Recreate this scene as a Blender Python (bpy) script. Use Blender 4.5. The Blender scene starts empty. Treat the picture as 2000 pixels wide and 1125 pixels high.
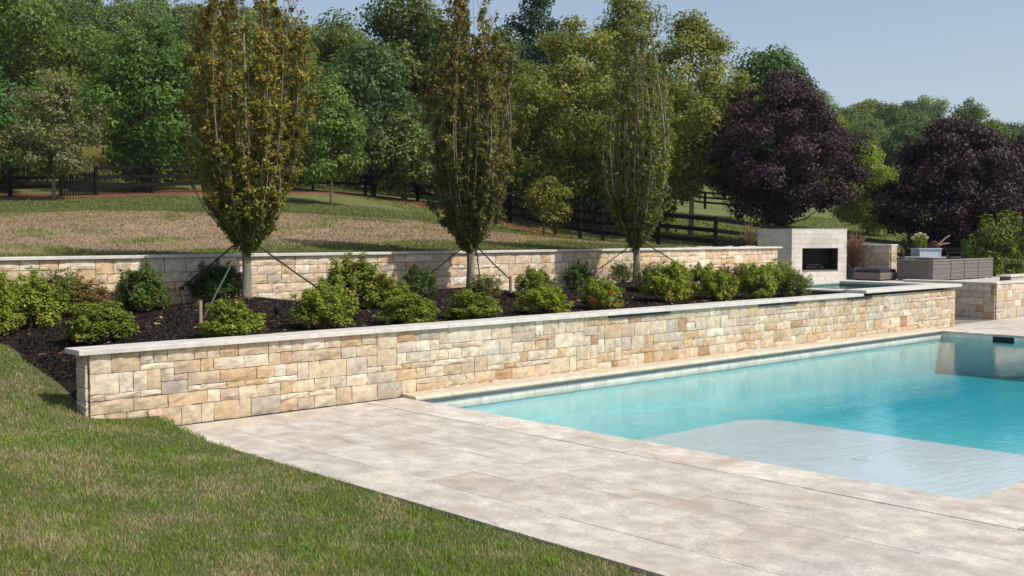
import bpy, math, random
import numpy as np
from mathutils import Vector
random.seed(7)
RNG = np.random.default_rng(7)
R = math.radians
scene = bpy.context.scene
COL = scene.collection

# ------------------------------------------------------------------ camera, sky, sun, exposure
EYE = 2.3
cam_d = bpy.data.cameras.new('camera'); cam = bpy.data.objects.new('camera', cam_d); COL.objects.link(cam)
cam_d.sensor_width = 36.0; cam_d.lens = 38.25; cam_d.clip_end = 3000; cam_d.clip_start = 0.05
cam.location = (0, 0, EYE); cam.rotation_euler = (R(90-2.84), 0, R(47.05-90))
scene.camera = cam
SUN_EL, SUN_DX, SUN_DY = 50.0, 0.36, -0.93          # the sun stands over -Y, a little towards +X
world = bpy.data.worlds.new('World'); scene.world = world; world.use_nodes = True
nt = world.node_tree; nt.nodes.clear()
sky = nt.nodes.new('ShaderNodeTexSky'); sky.sky_type = 'NISHITA'; sky.sun_disc = False
sky.sun_elevation = R(SUN_EL); sky.sun_rotation = math.atan2(SUN_DX, SUN_DY)
sky.air_density = 1.0; sky.dust_density = 1.3; sky.ozone_density = 2.0; sky.altitude = 0
bgn = nt.nodes.new('ShaderNodeBackground'); bgn.inputs['Strength'].default_value = 0.112
hsv = nt.nodes.new('ShaderNodeHueSaturation'); hsv.inputs['Saturation'].default_value = 0.78
out = nt.nodes.new('ShaderNodeOutputWorld')
nt.links.new(sky.outputs[0], hsv.inputs['Color']); nt.links.new(hsv.outputs[0], bgn.inputs['Color']); nt.links.new(bgn.outputs[0], out.inputs['Surface'])
sun_d = bpy.data.lights.new('sun', 'SUN'); sun_d.energy = 4.0; sun_d.angle = R(0.6); sun_d.color = (1.0, 0.935, 0.84)
sun = bpy.data.objects.new('sun', sun_d); COL.objects.link(sun)
n_ = math.hypot(SUN_DX, SUN_DY)
sv = Vector((SUN_DX/n_*math.cos(R(SUN_EL)), SUN_DY/n_*math.cos(R(SUN_EL)), math.sin(R(SUN_EL))))
sun.rotation_euler = sv.to_track_quat('Z', 'Y').to_euler()
sun.location = (0, -20, 30)
vs = scene.view_settings; vs.view_transform = 'Standard'; vs.look = 'None'; vs.gamma = 1.0; vs.exposure = 0.3; vs.use_curve_mapping = False
scene.cycles.max_bounces = 8; scene.cycles.transparent_max_bounces = 12; scene.cycles.volume_bounces = 0
scene.cycles.sample_clamp_indirect = 8.0
try: scene.cycles.use_denoising = True
except Exception: pass

# ------------------------------------------------------------------ helpers
def tag(o, label=None, cat=None, group=None, kind=None):
    if label: o['label'] = label
    if cat: o['category'] = cat
    if group: o['group'] = group
    if kind: o['kind'] = kind
    return o
def empty(name, loc=(0,0,0), rz=0.0):
    o = bpy.data.objects.new(name, None); COL.objects.link(o); o.location = loc; o.rotation_euler = (0,0,rz); o.empty_display_size = .1
    return o
def mesh_np(name, V, F, mat, col=None, smooth=False):
    """V (n,3); F (m,k) array or list of arrays with different k"""
    me = bpy.data.meshes.new(name)
    V = np.asarray(V, np.float32)
    Fs = F if isinstance(F, list) else [F]
    Fs = [np.asarray(f, np.int32) for f in Fs if len(f)]
    nl = sum(f.size for f in Fs); nf = sum(len(f) for f in Fs)
    me.vertices.add(len(V)); me.vertices.foreach_set('co', V.ravel())
    me.loops.add(nl); me.loops.foreach_set('vertex_index', np.concatenate([f.ravel() for f in Fs]))
    me.polygons.add(nf)
    tot = np.concatenate([np.full(len(f), f.shape[1], np.int32) for f in Fs])
    st = np.concatenate([[0], np.cumsum(tot)[:-1]]).astype(np.int32)
    me.polygons.foreach_set('loop_start', st); me.polygons.foreach_set('loop_total', tot)
    me.polygons.foreach_set('use_smooth', np.full(nf, bool(smooth)))
    me.update(calc_edges=True)
    if col is not None:
        a = me.color_attributes.new('Col', 'FLOAT_COLOR', 'POINT')
        c = np.ones((len(V),4), np.float32); c[:,:3] = col
        a.data.foreach_set('color', c.ravel())
    if mat: me.materials.append(mat)
    return me
def link(name, me, parent=None, loc=None):
    o = bpy.data.objects.new(name, me); COL.objects.link(o)
    if parent: o.parent = parent
    if loc is not None: o.location = loc
    return o
class MB:
    def __init__(s): s.V=[]; s.F={3:[],4:[]}; s.n=0; s.C=[]
    def add(s, V, F, c=None):
        V=np.asarray(V,float); s.V.append(V)
        for f in F: s.F[len(f)].append([i+s.n for i in f])
        s.n+=len(V); s.C.append(np.tile(np.array(c if c is not None else (1,1,1),float),(len(V),1)) if (c is None or np.ndim(c)==1) else np.asarray(c,float))
    def box(s, a, b, c=None, bev=0.0):
        (x0,y0,z0),(x1,y1,z1)=a,b
        if bev<=0:
            V=[(x0,y0,z0),(x1,y0,z0),(x1,y1,z0),(x0,y1,z0),(x0,y0,z1),(x1,y0,z1),(x1,y1,z1),(x0,y1,z1)]
            s.add(V,[(0,3,2,1),(4,5,6,7),(0,1,5,4),(1,2,6,5),(2,3,7,6),(3,0,4,7)],c); return
        e=bev
        V=[(x0,y0,z0),(x1,y0,z0),(x1,y1,z0),(x0,y1,z0),(x0,y0,z1-e),(x1,y0,z1-e),(x1,y1,z1-e),(x0,y1,z1-e),
           (x0+e,y0+e,z1),(x1-e,y0+e,z1),(x1-e,y1-e,z1),(x0+e,y1-e,z1)]
        s.add(V,[(0,3,2,1),(8,9,10,11),(0,1,5,4),(1,2,6,5),(2,3,7,6),(3,0,4,7),(4,5,9,8),(5,6,10,9),(6,7,11,10),(7,4,8,11)],c)
    def tube(s, pts, rad, n=7, c=None, cap=True):
        pts=[Vector(p) for p in pts]; V=[];F=[]
        rad = rad if isinstance(rad,(list,tuple,np.ndarray)) else [rad]*len(pts)
        for i,p in enumerate(pts):
            d=(pts[min(i+1,len(pts)-1)]-pts[max(i-1,0)]).normalized()
            up=Vector((0,0,1)) if abs(d.z)<.9 else Vector((1,0,0))
            a=d.cross(up).normalized(); b=a.cross(d)
            for k in range(n):
                t=2*math.pi*k/n; V.append(p+(a*math.cos(t)+b*math.sin(t))*rad[i])
        for i in range(len(pts)-1):
            for k in range(n):
                F.append((i*n+k,i*n+(k+1)%n,(i+1)*n+(k+1)%n,(i+1)*n+k))
        if cap:
            for e,base in ((0,0),(len(pts)-1,(len(pts)-1)*n)):
                m=len(V); V.append(pts[e])
                for k in range(n):
                    F.append((m,base+k,base+(k+1)%n) if e else (m,base+(k+1)%n,base+k))
        s.add([tuple(v) for v in V],F,c)
    def bar(s, p, q, w, t, c=None):
        """flat board from p to q, w wide (vertical-ish), t thick"""
        p=Vector(p);q=Vector(q);d=(q-p).normalized();up=Vector((0,0,1))
        if abs(d.z)>.9: up=Vector((0,1,0))
        a=d.cross(up).normalized()*t/2; b=a.cross(d).normalized()*w/2
        V=[tuple(p+x*a+y*b) for x,y in((-1,-1),(1,-1),(1,1),(-1,1))]+[tuple(q+x*a+y*b) for x,y in((-1,-1),(1,-1),(1,1),(-1,1))]
        s.add(V,[(0,3,2,1),(4,5,6,7),(0,1,5,4),(1,2,6,5),(2,3,7,6),(3,0,4,7)],c)
    def mesh(s, name, mat, smooth=False):
        V=np.concatenate(s.V); C=np.concatenate(s.C)
        return mesh_np(name, V, [np.array(s.F[k]) for k in (3,4) if s.F[k]], mat, C, smooth)
    def obj(s, name, mat, parent=None, loc=None, smooth=False):
        return link(name, s.mesh(name, mat, smooth), parent, loc)

def vnoise(x, y, seed=0):
    x=np.asarray(x,float); y=np.asarray(y,float)
    xi=np.floor(x).astype(np.int64); yi=np.floor(y).astype(np.int64); xf=x-xi; yf=y-yi
    def h(a,b):
        v=(a*374761393+b*668265263+seed*982451653)&0x7fffffff
        v=((v^(v>>13))*1274126177)&0x7fffffff
        return ((v^(v>>16))&0xffff)/65535.0
    u=xf*xf*(3-2*xf); w=yf*yf*(3-2*yf)
    return (h(xi,yi)*(1-u)+h(xi+1,yi)*u)*(1-w)+(h(xi,yi+1)*(1-u)+h(xi+1,yi+1)*u)*w
def fbm(x,y,seed=0,o=4):
    s=0;a=.5;t=0
    for i in range(o):
        s=s+a*vnoise(x*2**i,y*2**i,seed+i*17); t+=a; a*=.5
    return s/t
def rbf(P):
    P=np.array(P,float); A=P[:,:2]; z=P[:,2]; n=len(P)
    D=np.hypot(A[:,None,0]-A[None,:,0],A[:,None,1]-A[None,:,1])
    M=np.zeros((n+3,n+3)); M[:n,:n]=-D-np.eye(n)*(-0.15); M[:n,:n]=-D+np.eye(n)*0.15
    M[:n,n]=1; M[n,:n]=1; M[:n,n+1]=A[:,0]/100; M[n+1,:n]=A[:,0]/100; M[:n,n+2]=A[:,1]/100; M[n+2,:n]=A[:,1]/100
    w=np.linalg.solve(M,np.concatenate([z,[0,0,0]]))
    def f(x,y):
        x=np.asarray(x,float); y=np.asarray(y,float); sh=x.shape; x=x.ravel(); y=y.ravel(); o=np.zeros(len(x))
        for i in range(n): o-=w[i]*np.hypot(x-A[i,0],y-A[i,1])
        return (o+w[n]+w[n+1]*x/100+w[n+2]*y/100).reshape(sh)
    return f

# ------------------------------------------------------------------ materials
def newmat(name):
    m=bpy.data.materials.new(name); m.use_nodes=True; t=m.node_tree; t.nodes.clear()
    o=t.nodes.new('ShaderNodeOutputMaterial'); return m,t,o
def N(t,k,**kw):
    n=t.nodes.new(k)
    for a,b in kw.items(): setattr(n,a,b)
    return n
def ramp(t,fac,stops):
    r=N(t,'ShaderNodeValToRGB'); e=r.color_ramp.elements
    while len(e)<len(stops): e.new(.5)
    for i,(p,c) in enumerate(stops): e[i].position=p; e[i].color=(*c,1) if len(c)==3 else c
    t.links.new(fac,r.inputs[0]); return r
def noise(t,vec,scale,detail=4,rough=.55,dist=0):
    n=N(t,'ShaderNodeTexNoise'); n.inputs['Scale'].default_value=scale; n.inputs['Detail'].default_value=detail
    n.inputs['Roughness'].default_value=rough; n.inputs['Distortion'].default_value=dist
    if vec is not None: t.links.new(vec,n.inputs['Vector'])
    return n
def mixc(t,a,b,fac,mode='MIX'):
    m=N(t,'ShaderNodeMix',data_type='RGBA',blend_type=mode)
    for s,v in ((0,fac),(6,a),(7,b)):
        if hasattr(v,'is_linked') or isinstance(v,bpy.types.NodeSocket): t.links.new(v,m.inputs[s])
        else: m.inputs[s].default_value=v if s==0 else (*v,1)
    return m.outputs[2]
def mat_rough(name, base=None, rough=.85, nscale=8, var=.35, bump=.004, bscale=30, spec=.3, stretch=(1,1,1), tint=None, pits=0):
    """surface whose colour comes from the Col attribute (base None) or a colour, with mottled noise and relief"""
    m,t,o=newmat(name); p=N(t,'ShaderNodeBsdfPrincipled'); t.links.new(p.outputs[0],o.inputs[0])
    geo=N(t,'ShaderNodeNewGeometry'); mp=N(t,'ShaderNodeMapping'); mp.inputs['Scale'].default_value=stretch
    t.links.new(geo.outputs['Position'],mp.inputs['Vector']); v=mp.outputs[0]
    if base is None:
        at=N(t,'ShaderNodeAttribute',attribute_name='Col'); c=at.outputs['Color']
    else:
        rg=N(t,'ShaderNodeRGB'); rg.outputs[0].default_value=(*base,1); c=rg.outputs[0]
    n1=noise(t,v,nscale,6,.62,.3); r1=ramp(t,n1.outputs[0],[(.28,(1-var,)*3),(.72,(1+var*.55,)*3)])
    c=mixc(t,c,r1.outputs[0],1.0,'MULTIPLY')
    nf=noise(t,v,nscale*9,6,.75); rf=ramp(t,nf.outputs[0],[(.32,(1-var*.75,)*3),(.68,(1+var*.5,)*3)]); c=mixc(t,c,rf.outputs[0],1.0,'MULTIPLY')
    if tint:
        n2=noise(t,v,nscale*.35,4,.6,.5); r2=ramp(t,n2.outputs[0],[(.48,(0,0,0)),(.72,(1,1,1))])
        ml=N(t,'ShaderNodeMath',operation='MULTIPLY'); t.links.new(r2.outputs[0],ml.inputs[0]); ml.inputs[1].default_value=tint[1]
        c=mixc(t,c,tint[0],ml.outputs[0])
    n3=noise(t,v,bscale,8,.68)
    h=n3.outputs[0]
    if pits:
        vo=N(t,'ShaderNodeTexVoronoi'); vo.inputs['Scale'].default_value=pits; t.links.new(v,vo.inputs['Vector'])
        r4=ramp(t,vo.outputs['Distance'],[(.05,(.55,)*3),(.16,(1,1,1))]); 
        n5=noise(t,v,3,3); r5=ramp(t,n5.outputs[0],[(.5,(0,0,0)),(.65,(1,1,1))])
        pc=mixc(t,(1,1,1),r4.outputs[0],r5.outputs[0]); c=mixc(t,c,pc,1.0,'MULTIPLY')
    t.links.new(c,p.inputs['Base Color']); p.inputs['Roughness'].default_value=rough; p.inputs['Specular IOR Level'].default_value=spec
    b=N(t,'ShaderNodeBump'); b.inputs['Distance'].default_value=bump; b.inputs['Strength'].default_value=1.0
    t.links.new(h,b.inputs['Height']); t.links.new(b.outputs[0],p.inputs['Normal'])
    return m
def mat_plain(name,col,rough=.6,metal=0,spec=.4):
    m,t,o=newmat(name); p=N(t,'ShaderNodeBsdfPrincipled'); t.links.new(p.outputs[0],o.inputs[0])
    geo=N(t,'ShaderNodeNewGeometry'); n1=noise(t,geo.outputs['Position'],14,5); r1=ramp(t,n1.outputs[0],[(.3,(.75,)*3),(.7,(1.15,)*3)])
    t.links.new(mixc(t,col,r1.outputs[0],1.0,'MULTIPLY'),p.inputs['Base Color'])
    p.inputs['Roughness'].default_value=rough; p.inputs['Metallic'].default_value=metal; p.inputs['Specular IOR Level'].default_value=spec
    return m
def mat_leaf(name, trans=.3, rough=.5, spec=.35, var=.3):
    m,t,o=newmat(name); at=N(t,'ShaderNodeAttribute',attribute_name='Col'); oi=N(t,'ShaderNodeObjectInfo')
    r=ramp(t,oi.outputs['Random'],[(0,(1-var,1-var*.8,1-var*.4)),(.5,(1,1,1)),(1,(1+var*.9,1+var*.5,1-var*.3))])
    c=mixc(t,at.outputs['Color'],r.outputs[0],1.0,'MULTIPLY')
    p=N(t,'ShaderNodeBsdfPrincipled'); p.inputs['Roughness'].default_value=rough; p.inputs['Specular IOR Level'].default_value=spec
    t.links.new(c,p.inputs['Base Color'])
    tr=N(t,'ShaderNodeBsdfTranslucent'); c2=mixc(t,c,(1.25,1.3,.55),1.0,'MULTIPLY'); t.links.new(c2,tr.inputs[0])
    mx=N(t,'ShaderNodeMixShader'); mx.inputs[0].default_value=trans
    t.links.new(p.outputs[0],mx.inputs[1]); t.links.new(tr.outputs[0],mx.inputs[2]); t.links.new(mx.outputs[0],o.inputs[0])
    return m
def mat_attr(name, rough=.9, bump=0, bscale=40, var=.25, nscale=3):
    return mat_rough(name,None,rough,nscale,var,bump,bscale,.2)

M_stone = mat_rough('ashlar_stone',None,.88,9,.36,.008,26,.25,(1,1,1),((.55,.38,.22),.30),pits=38)
M_core = mat_rough('wall_mortar',(.16,.125,.09),.95,9,.3,.004,40)
M_coping = mat_rough('limestone_coping',(.58,.55,.495),.75,5,.20,.003,50,.3,(1,1,1),((.42,.39,.35),.4),pits=30)
M_paver = mat_rough('travertine_paver',None,.62,4.2,.36,.003,24,.35,(1.1,.75,1),((.36,.295,.235),.75),pits=18)
M_joint = mat_rough('joint_sand',(.24,.205,.16),.95,20,.3,.002,60)
M_bull = mat_rough('bullnose_travertine',(.56,.49,.38),.6,6,.22,.002,40,.35,(1,1,1),((.42,.33,.22),.4))
M_leaf = mat_leaf('leaves',.36,.5,.3,.22); M_leaf_far = mat_leaf('far_leaves',.25,.6,.2,.38)
M_bark = mat_rough('bark',None,.95,12,.4,.01,30,.2,(1,1,.35))
M_blade = mat_leaf('grass_blades',.35,.55,.25,0)
M_ground = mat_attr('lawn_soil',.95,.02,30,.22,2.5)
M_mulch = mat_rough('dark_mulch',None,.95,30,.5,.03,22,.2)
M_black = mat_rough('black_fence_paint',(.009,.008,.008),.8,20,.4,.003,50,.15)
M_wick = None

# ------------------------------------------------------------------ terrain heights
LAWN = rbf([(5.68,-6,-.06),(5.68,0,-.06),(5.68,3,-.06),(5.68,6,-.025),(5.68,9,-.015),(5.68,11,.0),(5.3,12.0,.11),(4.95,12.5,.22),(4.95,13.3,.44),
  (4.93,14,.64),(4.85,15.2,.84),(4.0,17.8,.98),(2,8,.32),(3.8,9,.14),(3.6,12,.40),(2,12,.66),(0,6,.5),(-3,10,1.0),(2,15,1.05),(-5,0,.7),(0,0,.6),(3,3,.22),(-5,17,1.5),
  (4.4,6,.06),(-40,0,2),(-40,40,4),(-40,-40,1),(5,-40,-.1)])
MULCH = rbf([(4.88,12.6,.20),(4.95,13.3,.45),(4.93,14,.66),(4.85,15.2,.87),(3.5,17.7,.95),(5.3,12.7,.62),(5.6,13.2,.84),(6.2,12.7,.90),(6.5,14,.93),(8,12.7,.93),(8,15,.97),(6,16.5,.96),(7,17.7,.99),
  (12,12.7,.93),(12,15,.98),(12,17.7,.98),(17,12.7,.93),(17,15,1.0),(17,17.7,.97),(21.9,12.7,.93),(21.9,15,.95),(21.9,17.7,.95)])
TREES = [(9.37,16.75),(14.52,16.85),(19.24,16.45)]
def mulch_z(x,y):
    z=MULCH(x,y)
    for tx,ty in TREES: z=z+.20*np.exp(-((np.asarray(x)-tx)**2+(np.asarray(y)-ty)**2)/(2*.85**2))
    return z+.05*(fbm(np.asarray(x)*1.6,np.asarray(y)*1.6,3)-.5)
def cxy(px,D):                       # bearing and distance from the survey point to plan position
    a=R(47.05)-math.atan((px-1000)/2125.0); r=D/math.cos(math.atan((px-1000)/2125.0))
    return r*math.cos(a), r*math.sin(a)
ctrl=[]
for px,D,z in ((-700,30,2.6),(-700,60,6.5),(-300,46,4.1),(0,20,1.92),(0,30,2.75),(0,46,3.85),(200,30,2.75),(200,46,3.9),(400,30,2.8),(400,50,4.2),(640,30,2.75),(640,52,4.35),(717,62,4.6),
  (830,35,2.75),(830,52,3.8),(980,35,2.35),(980,50,2.9),(1100,35,2.0),(1100,48,2.15),(1190,43,1.9),(1310,34,1.85),(1310,38,1.8),(1400,36,1.65),(1455,38,1.42),(1560,38,1.15),(1700,38,.75),(1837,38,.6),(2100,38,.35),
  (0,60,6.2),(200,66,7.0),(500,70,7.2),(800,70,6.5),(1000,70,5),(1200,70,4.0),(1330,80,4.1),(1500,75,3.7),(1650,75,3.3),(1900,75,2.8),(2200,70,2.0),
  (1560,52,2.0),(1700,55,1.75),(1850,55,1.5),(2200,55,1.0),
  (-200,100,12),(200,100,10.5),(600,100,8.5),(900,100,6.5),(1200,100,7),(1500,100,5),(1750,100,5),(2000,100,4.4),(2400,100,3.5),
  (-300,150,27),(200,150,24),(600,150,19),(900,150,14),(1200,150,13),(1500,150,11),(1750,150,9.5),(2000,150,6.5),(2400,150,5),
  (0,230,34),(600,230,30),(1000,230,24),(1500,230,20),(1750,230,16.5),(1950,230,11.0),(2150,230,10),(2500,230,8),
  (0,450,32),(800,450,28),(1500,450,20),(2000,450,12),(2600,450,8)):
    x,y=cxy(px,D); ctrl.append((x,y,z))
for x,y,z in ((5.7,18,1.88),(9,18,1.88),(14,18,1.88),(20,18,1.87),(24,18,1.86),(27.0,18.1,1.84),(27.4,19.2,1.80),(30.5,19.5,.85),(31.5,18.6,.82),(0,18,1.9),(-6,18,2.0),(-60,18,4),(-200,18,9),(45,10,.3),(45,-30,0),(45,-200,-1),(300,-100,1),(300,40,3),(-300,200,20)):
    ctrl.append((x,y,z))
HILL=rbf(ctrl)
def sheet(name,xs,ys,zf,mat,colf=None,drop=None):
    X,Y=np.meshgrid(xs,ys,indexing='ij'); Z=zf(X,Y)
    V=np.stack([X.ravel(),Y.ravel(),Z.ravel()],1); nx,ny=len(xs),len(ys)
    i,j=np.meshgrid(np.arange(nx-1),np.arange(ny-1),indexing='ij'); a=(i*ny+j).ravel()
    F=np.stack([a,a+ny,a+ny+1,a+1],1)
    if drop is not None:
        cx=(X[:-1,:-1]+X[1:,1:]).ravel()/2; cy=(Y[:-1,:-1]+Y[1:,1:]).ravel()/2
        F=F[~drop(cx,cy)]
    c=colf(X.ravel(),Y.ravel()) if colf else None
    o=link(name,mesh_np(name,V,F,mat,c,True)); tag(o,kind='structure'); return o
def lerp3(a,b,t): t=np.clip(t,0,1)[:,None]; return np.array(a)*(1-t)+np.array(b)*t

# colour of the turf as it grows: green, straw-dry patches, bare red-brown needles under the fence-line trees
FENCE=[(12.19,50.39),(15.63,48.56),(17.5,46.82),(18.8,46.3),(23.88,46.38),(29.14,44.23),(30.51,42.94),(32.52,41.04),(33.83,37.03),(34.44,33.68),(32.18,28.92),(30.01,24.1),(31.89,22.32),(33.26,21.03),(35.08,19.31),(36.87,17.64),(40.29,14.41)]
FTOP=[4.94,5.09,5.15,5.18,5.47,5.62,5.53,5.11,4.16,3.47,3.15,3.05,2.76,2.48,2.14,1.89,1.32]
def fdist(x,y):
    d=np.full(np.shape(x),1e9)
    for (ax,ay),(bx,by) in zip(FENCE[:-1],FENCE[1:]):
        dx,dy=bx-ax,by-ay; t=np.clip(((x-ax)*dx+(y-ay)*dy)/(dx*dx+dy*dy),0,1)
        d=np.minimum(d,np.hypot(x-ax-t*dx,y-ay-t*dy))
    return d
def depth(x,y): return x*math.cos(R(47.05))+y*math.sin(R(47.05))
def upper_col(x,y):
    n=fbm(x*.5,y*.5,5); n2=fbm(x*1.7,y*1.7,9); n3=fbm(x*.16,y*.16,21,3)
    g=lerp3((.105,.135,.038),(.155,.165,.055),n2)
    dp=depth(x,y)
    wall=np.clip((y-18.5)/2.2,0,1)                                      # green strip that the wall's irrigation keeps alive
    far=np.clip((37-dp+8*(n-.5))/5,0,1)
    dry=np.clip((wall*far*1.6+(n-.5)*2.2+(n3-.5)*1.2)-.74,0,1)*2.2
    dry=dry*np.clip((27.5-x+6*(n-.5))/4,0,1)
    c=g*(1-np.clip(dry,0,1)[:,None])+lerp3((.36,.27,.17),(.27,.19,.13),n2)*np.clip(dry,0,1)[:,None]
    tuft=np.clip((fbm(x*.9,y*.9,33,4)-.66)*9,0,1)*far*.8; c=c*(1-tuft[:,None])+np.array((.16,.22,.04))*tuft[:,None]
    fd=fdist(x,y); st=np.clip((2.0-fd+2.0*(n2-.5))/.8,0,1)*np.clip((36-x)/3,0,1)*(y>24)
    c=c*(1-st[:,None])+lerp3((.22,.085,.04),(.12,.06,.035),n)*st[:,None]
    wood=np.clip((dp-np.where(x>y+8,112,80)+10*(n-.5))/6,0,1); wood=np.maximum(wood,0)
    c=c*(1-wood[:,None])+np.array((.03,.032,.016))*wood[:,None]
    return c
def lawn_col(x,y):
    n=fbm(x*.9,y*.9,41); n2=fbm(x*3,y*3,43)
    c=lerp3((.07,.09,.028),(.13,.11,.06),(n-.42)*3+.6*(n2-.5))
    return c
def graded(a,b,fine,lo,hi,step=1.0,g=1.13):
    v=list(np.arange(a,b+1e-6,fine)); s=fine; x=a; L=[]
    while x>lo: s*=g; x-=s; L.append(max(x,lo))
    s=fine; x=v[-1]; H=[]
    while x<hi: s*=g; x+=s; H.append(min(x,hi))
    return np.array(L[::-1]+v+H)
hill_z=lambda X,Y: np.where((X>27.1)&(X<33)&(Y<20.6),.82,np.where(Y<18.06,np.minimum(HILL(X,Y),1.88),HILL(X,Y)))+.06*(fbm(X*.4,Y*.4,8)-.5)*np.clip((Y-18.5)/2,0,1)
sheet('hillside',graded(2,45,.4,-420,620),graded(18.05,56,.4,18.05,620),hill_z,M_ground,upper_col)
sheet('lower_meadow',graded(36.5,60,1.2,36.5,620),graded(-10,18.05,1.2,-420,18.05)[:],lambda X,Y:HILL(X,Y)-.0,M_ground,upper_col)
sheet('lawn',graded(-2,5.66,.14,-420,5.66),graded(-2,17.6,.2,-420,17.6),lambda X,Y:LAWN(X,Y)+.03*(fbm(X*2,Y*2,2)-.5),M_ground,lawn_col,drop=lambda x,y:(x>5.12-np.clip(y-15.2,0,9)*1.1)&(y>12.62))
def mulch_in(x,y): return (x>4.93+.10*np.sin(y*3)-np.clip(y-15.2,0,9)*1.1)
sheet('mulch_bed',np.arange(2,22.0,.1),np.append(np.arange(12.47,17.8,.1),17.8),lambda X,Y: mulch_z(X,Y)-.45*np.clip((4.93-np.clip(Y-15.2,0,9)*1.1+.02-X)/.2,0,1)*(Y>12.7),M_mulch,lambda x,y:lerp3((.018,.013,.011),(.040,.029,.023),fbm(x*6,y*6,4)),drop=lambda x,y:~mulch_in(x+.3,y))

# ------------------------------------------------------------------ stone walls, each stone a part
PAL=[((.66,.555,.41),26),((.70,.62,.49),22),((.60,.48,.34),18),((.58,.43,.27),11),((.56,.50,.41),9),((.62,.51,.40),14),((.49,.32,.19),4),((.52,.48,.41),2),((.74,.68,.57),8)]
PW=np.array([w for _,w in PAL],float); PW/=PW.sum()
def stone_geo(w,h,rng,col,d=.045,rough=.0038,g=.003):
    nu=3 if w<.34 else 4; nv=3
    V=[];C=[]
    tw,th=rng.normal(0,.5),rng.normal(0,.5)
    for j in range(nv+1):
        for i in range(nu+1):
            u=g+(w-2*g)*i/nu; v=g+(h-2*g)*j/nv
            edge=(i in(0,nu)) or (j in(0,nv))
            z=d+rng.normal(0,rough)+(u/w-.5)*tw*rough+(v/h-.5)*th*rough
            if edge: z-=.007+abs(rng.normal(0,.003))
            else: u+=rng.normal(0,w*.05); v+=rng.normal(0,h*.05)
            if edge: u+=rng.normal(0,.0022) ; v+=rng.normal(0,.0022)
            V.append((u,-z,v)); C.append(col)
    F=[]
    W=nu+1
    for j in range(nv):
        for i in range(nu):
            a=j*W+i; F.append((a,a+1,a+1+W,a+W))
    ring=[i for i in range(W)]+[j*W+nu for j in range(1,nv+1)]+[nv*W+i for i in range(nu-1,-1,-1)]+[j*W for j in range(nv-1,0,-1)]
    n0=len(V)
    for r in ring: V.append((V[r][0],0,V[r][2])); C.append(col)
    for k in range(len(ring)):
        a,b=ring[k],ring[(k+1)%len(ring)]; F.append((b,a,n0+k,n0+(k+1)%len(ring)))
    return np.array(V),F,np.array(C)
def pack(ncol,nrow,rng,forbid=None):
    occ=np.zeros((ncol,nrow),bool); out=[]
    for i in range(ncol):
        for j in range(nrow):
            if occ[i,j]: continue
            h=int(rng.choice([1,2,3],p=[.13,.50,.37])); w=int(rng.choice([2,3,4,5,6],p=[.24,.28,.24,.14,.10]))
            if h==3: w=min(w,5)
            run=1
            while j+run<nrow and not occ[i,j+run]: run+=1
            h=min(h,run)
            if run-h==1: h=run if run<=3 else h+(1 if h<3 else -1)
            w=min(w,ncol-i)
            while occ[i:i+w,j:j+h].any(): w-=1
            occ[i:i+w,j:j+h]=True; out.append((i,j,w,h))
    return out
def stone_wall(name,label,origin,rz,L,H,thick,seed,cell=(.085,.079),near=lambda u:u,limit=300,ends=(),cop=None,base=0.0,skip=None,warm=None,bright=.91,gap=.0036):
    """front face along local +x looking to local -y"""
    rng=np.random.default_rng(seed)
    root=empty(name,origin,rz); tag(root,label,'wall')
    nc=max(2,round(L/cell[0])); nr=max(2,round(H/cell[1])); cu=L/nc; cv=H/nr
    core=MB(); core.box((.02,-.0,base),(L-.02,thick,base+H)); core.obj('wall_core',M_core,root)
    sets=[(pack(nc,nr,rng),(0,0,base),0,cu,nc)]
    for e in ends:                       # (local x, rotation) end faces: 'L' or 'R'
        ne=max(2,round((thick)/cell[0])); 
        if e=='L': sets.append((pack(ne,nr,rng),(.0,thick,base),-math.pi/2,thick/ne,ne))
        else: sets.append((pack(ne,nr,rng),(L,0,base),math.pi/2,thick/ne,ne))
    items=[]
    for st,org,rot,cw,_ in sets:
        for (i,j,w,h) in st: items.append((near(i*cw) if rot==0 else -1,i*cw,j*cv,w*cw,h*cv,org,rot))
    items.sort(key=lambda t:t[0]); rest=MB()
    prev=None
    for k,(_,u,v,w,h,org,rot) in enumerate(items):
        if skip and rot==0 and skip(u+w/2,v+h/2,v+h>=H-1e-3): 
            pass
        c=np.array(PAL[rng.choice(len(PAL),p=PW)][0])*rng.uniform(.82,1.08)*bright
        if warm: c=c*np.array(warm(u,v,rng))
        V,F,C=stone_geo(w,h,rng,c,g=gap)
        cs,sn=math.cos(rot),math.sin(rot)
        if k<limit:
            mb=MB(); mb.add(V,F,C); o=mb.obj('stone',M_stone,root,(org[0]+cs*u,org[1]+sn*u,org[2]+v)); o.rotation_euler=(0,0,rot)
        else:
            P=V+np.array((u,0,v)); Q=np.stack([org[0]+cs*P[:,0]-sn*P[:,1],org[1]+sn*P[:,0]+cs*P[:,1],org[2]+P[:,2]],1)
            rest.add(Q,F,C)
    if rest.n: tag(rest.obj('distant_stones',M_stone,root),kind='stuff')
    if cop:                              # (height, overhang front, depth, x0, x1)
        th,ov,dp,x0,x1=cop; x=x0
        while x<x1-.05:
            w=min(rng.uniform(1.15,1.5),x1-x)
            if x1-(x+w)<.4: w=x1-x
            mb=MB(); dz=rng.normal(0,.0015); mb.box((x+.0015,-ov+rng.normal(0,.002),base+H+.001),(x+w-.0015,dp,base+H+th+dz),tuple(np.array((1,1,1))*rng.uniform(.9,1.06)),.006)
            mb.obj('coping_slab',M_coping,root); x+=w
    return root
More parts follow.
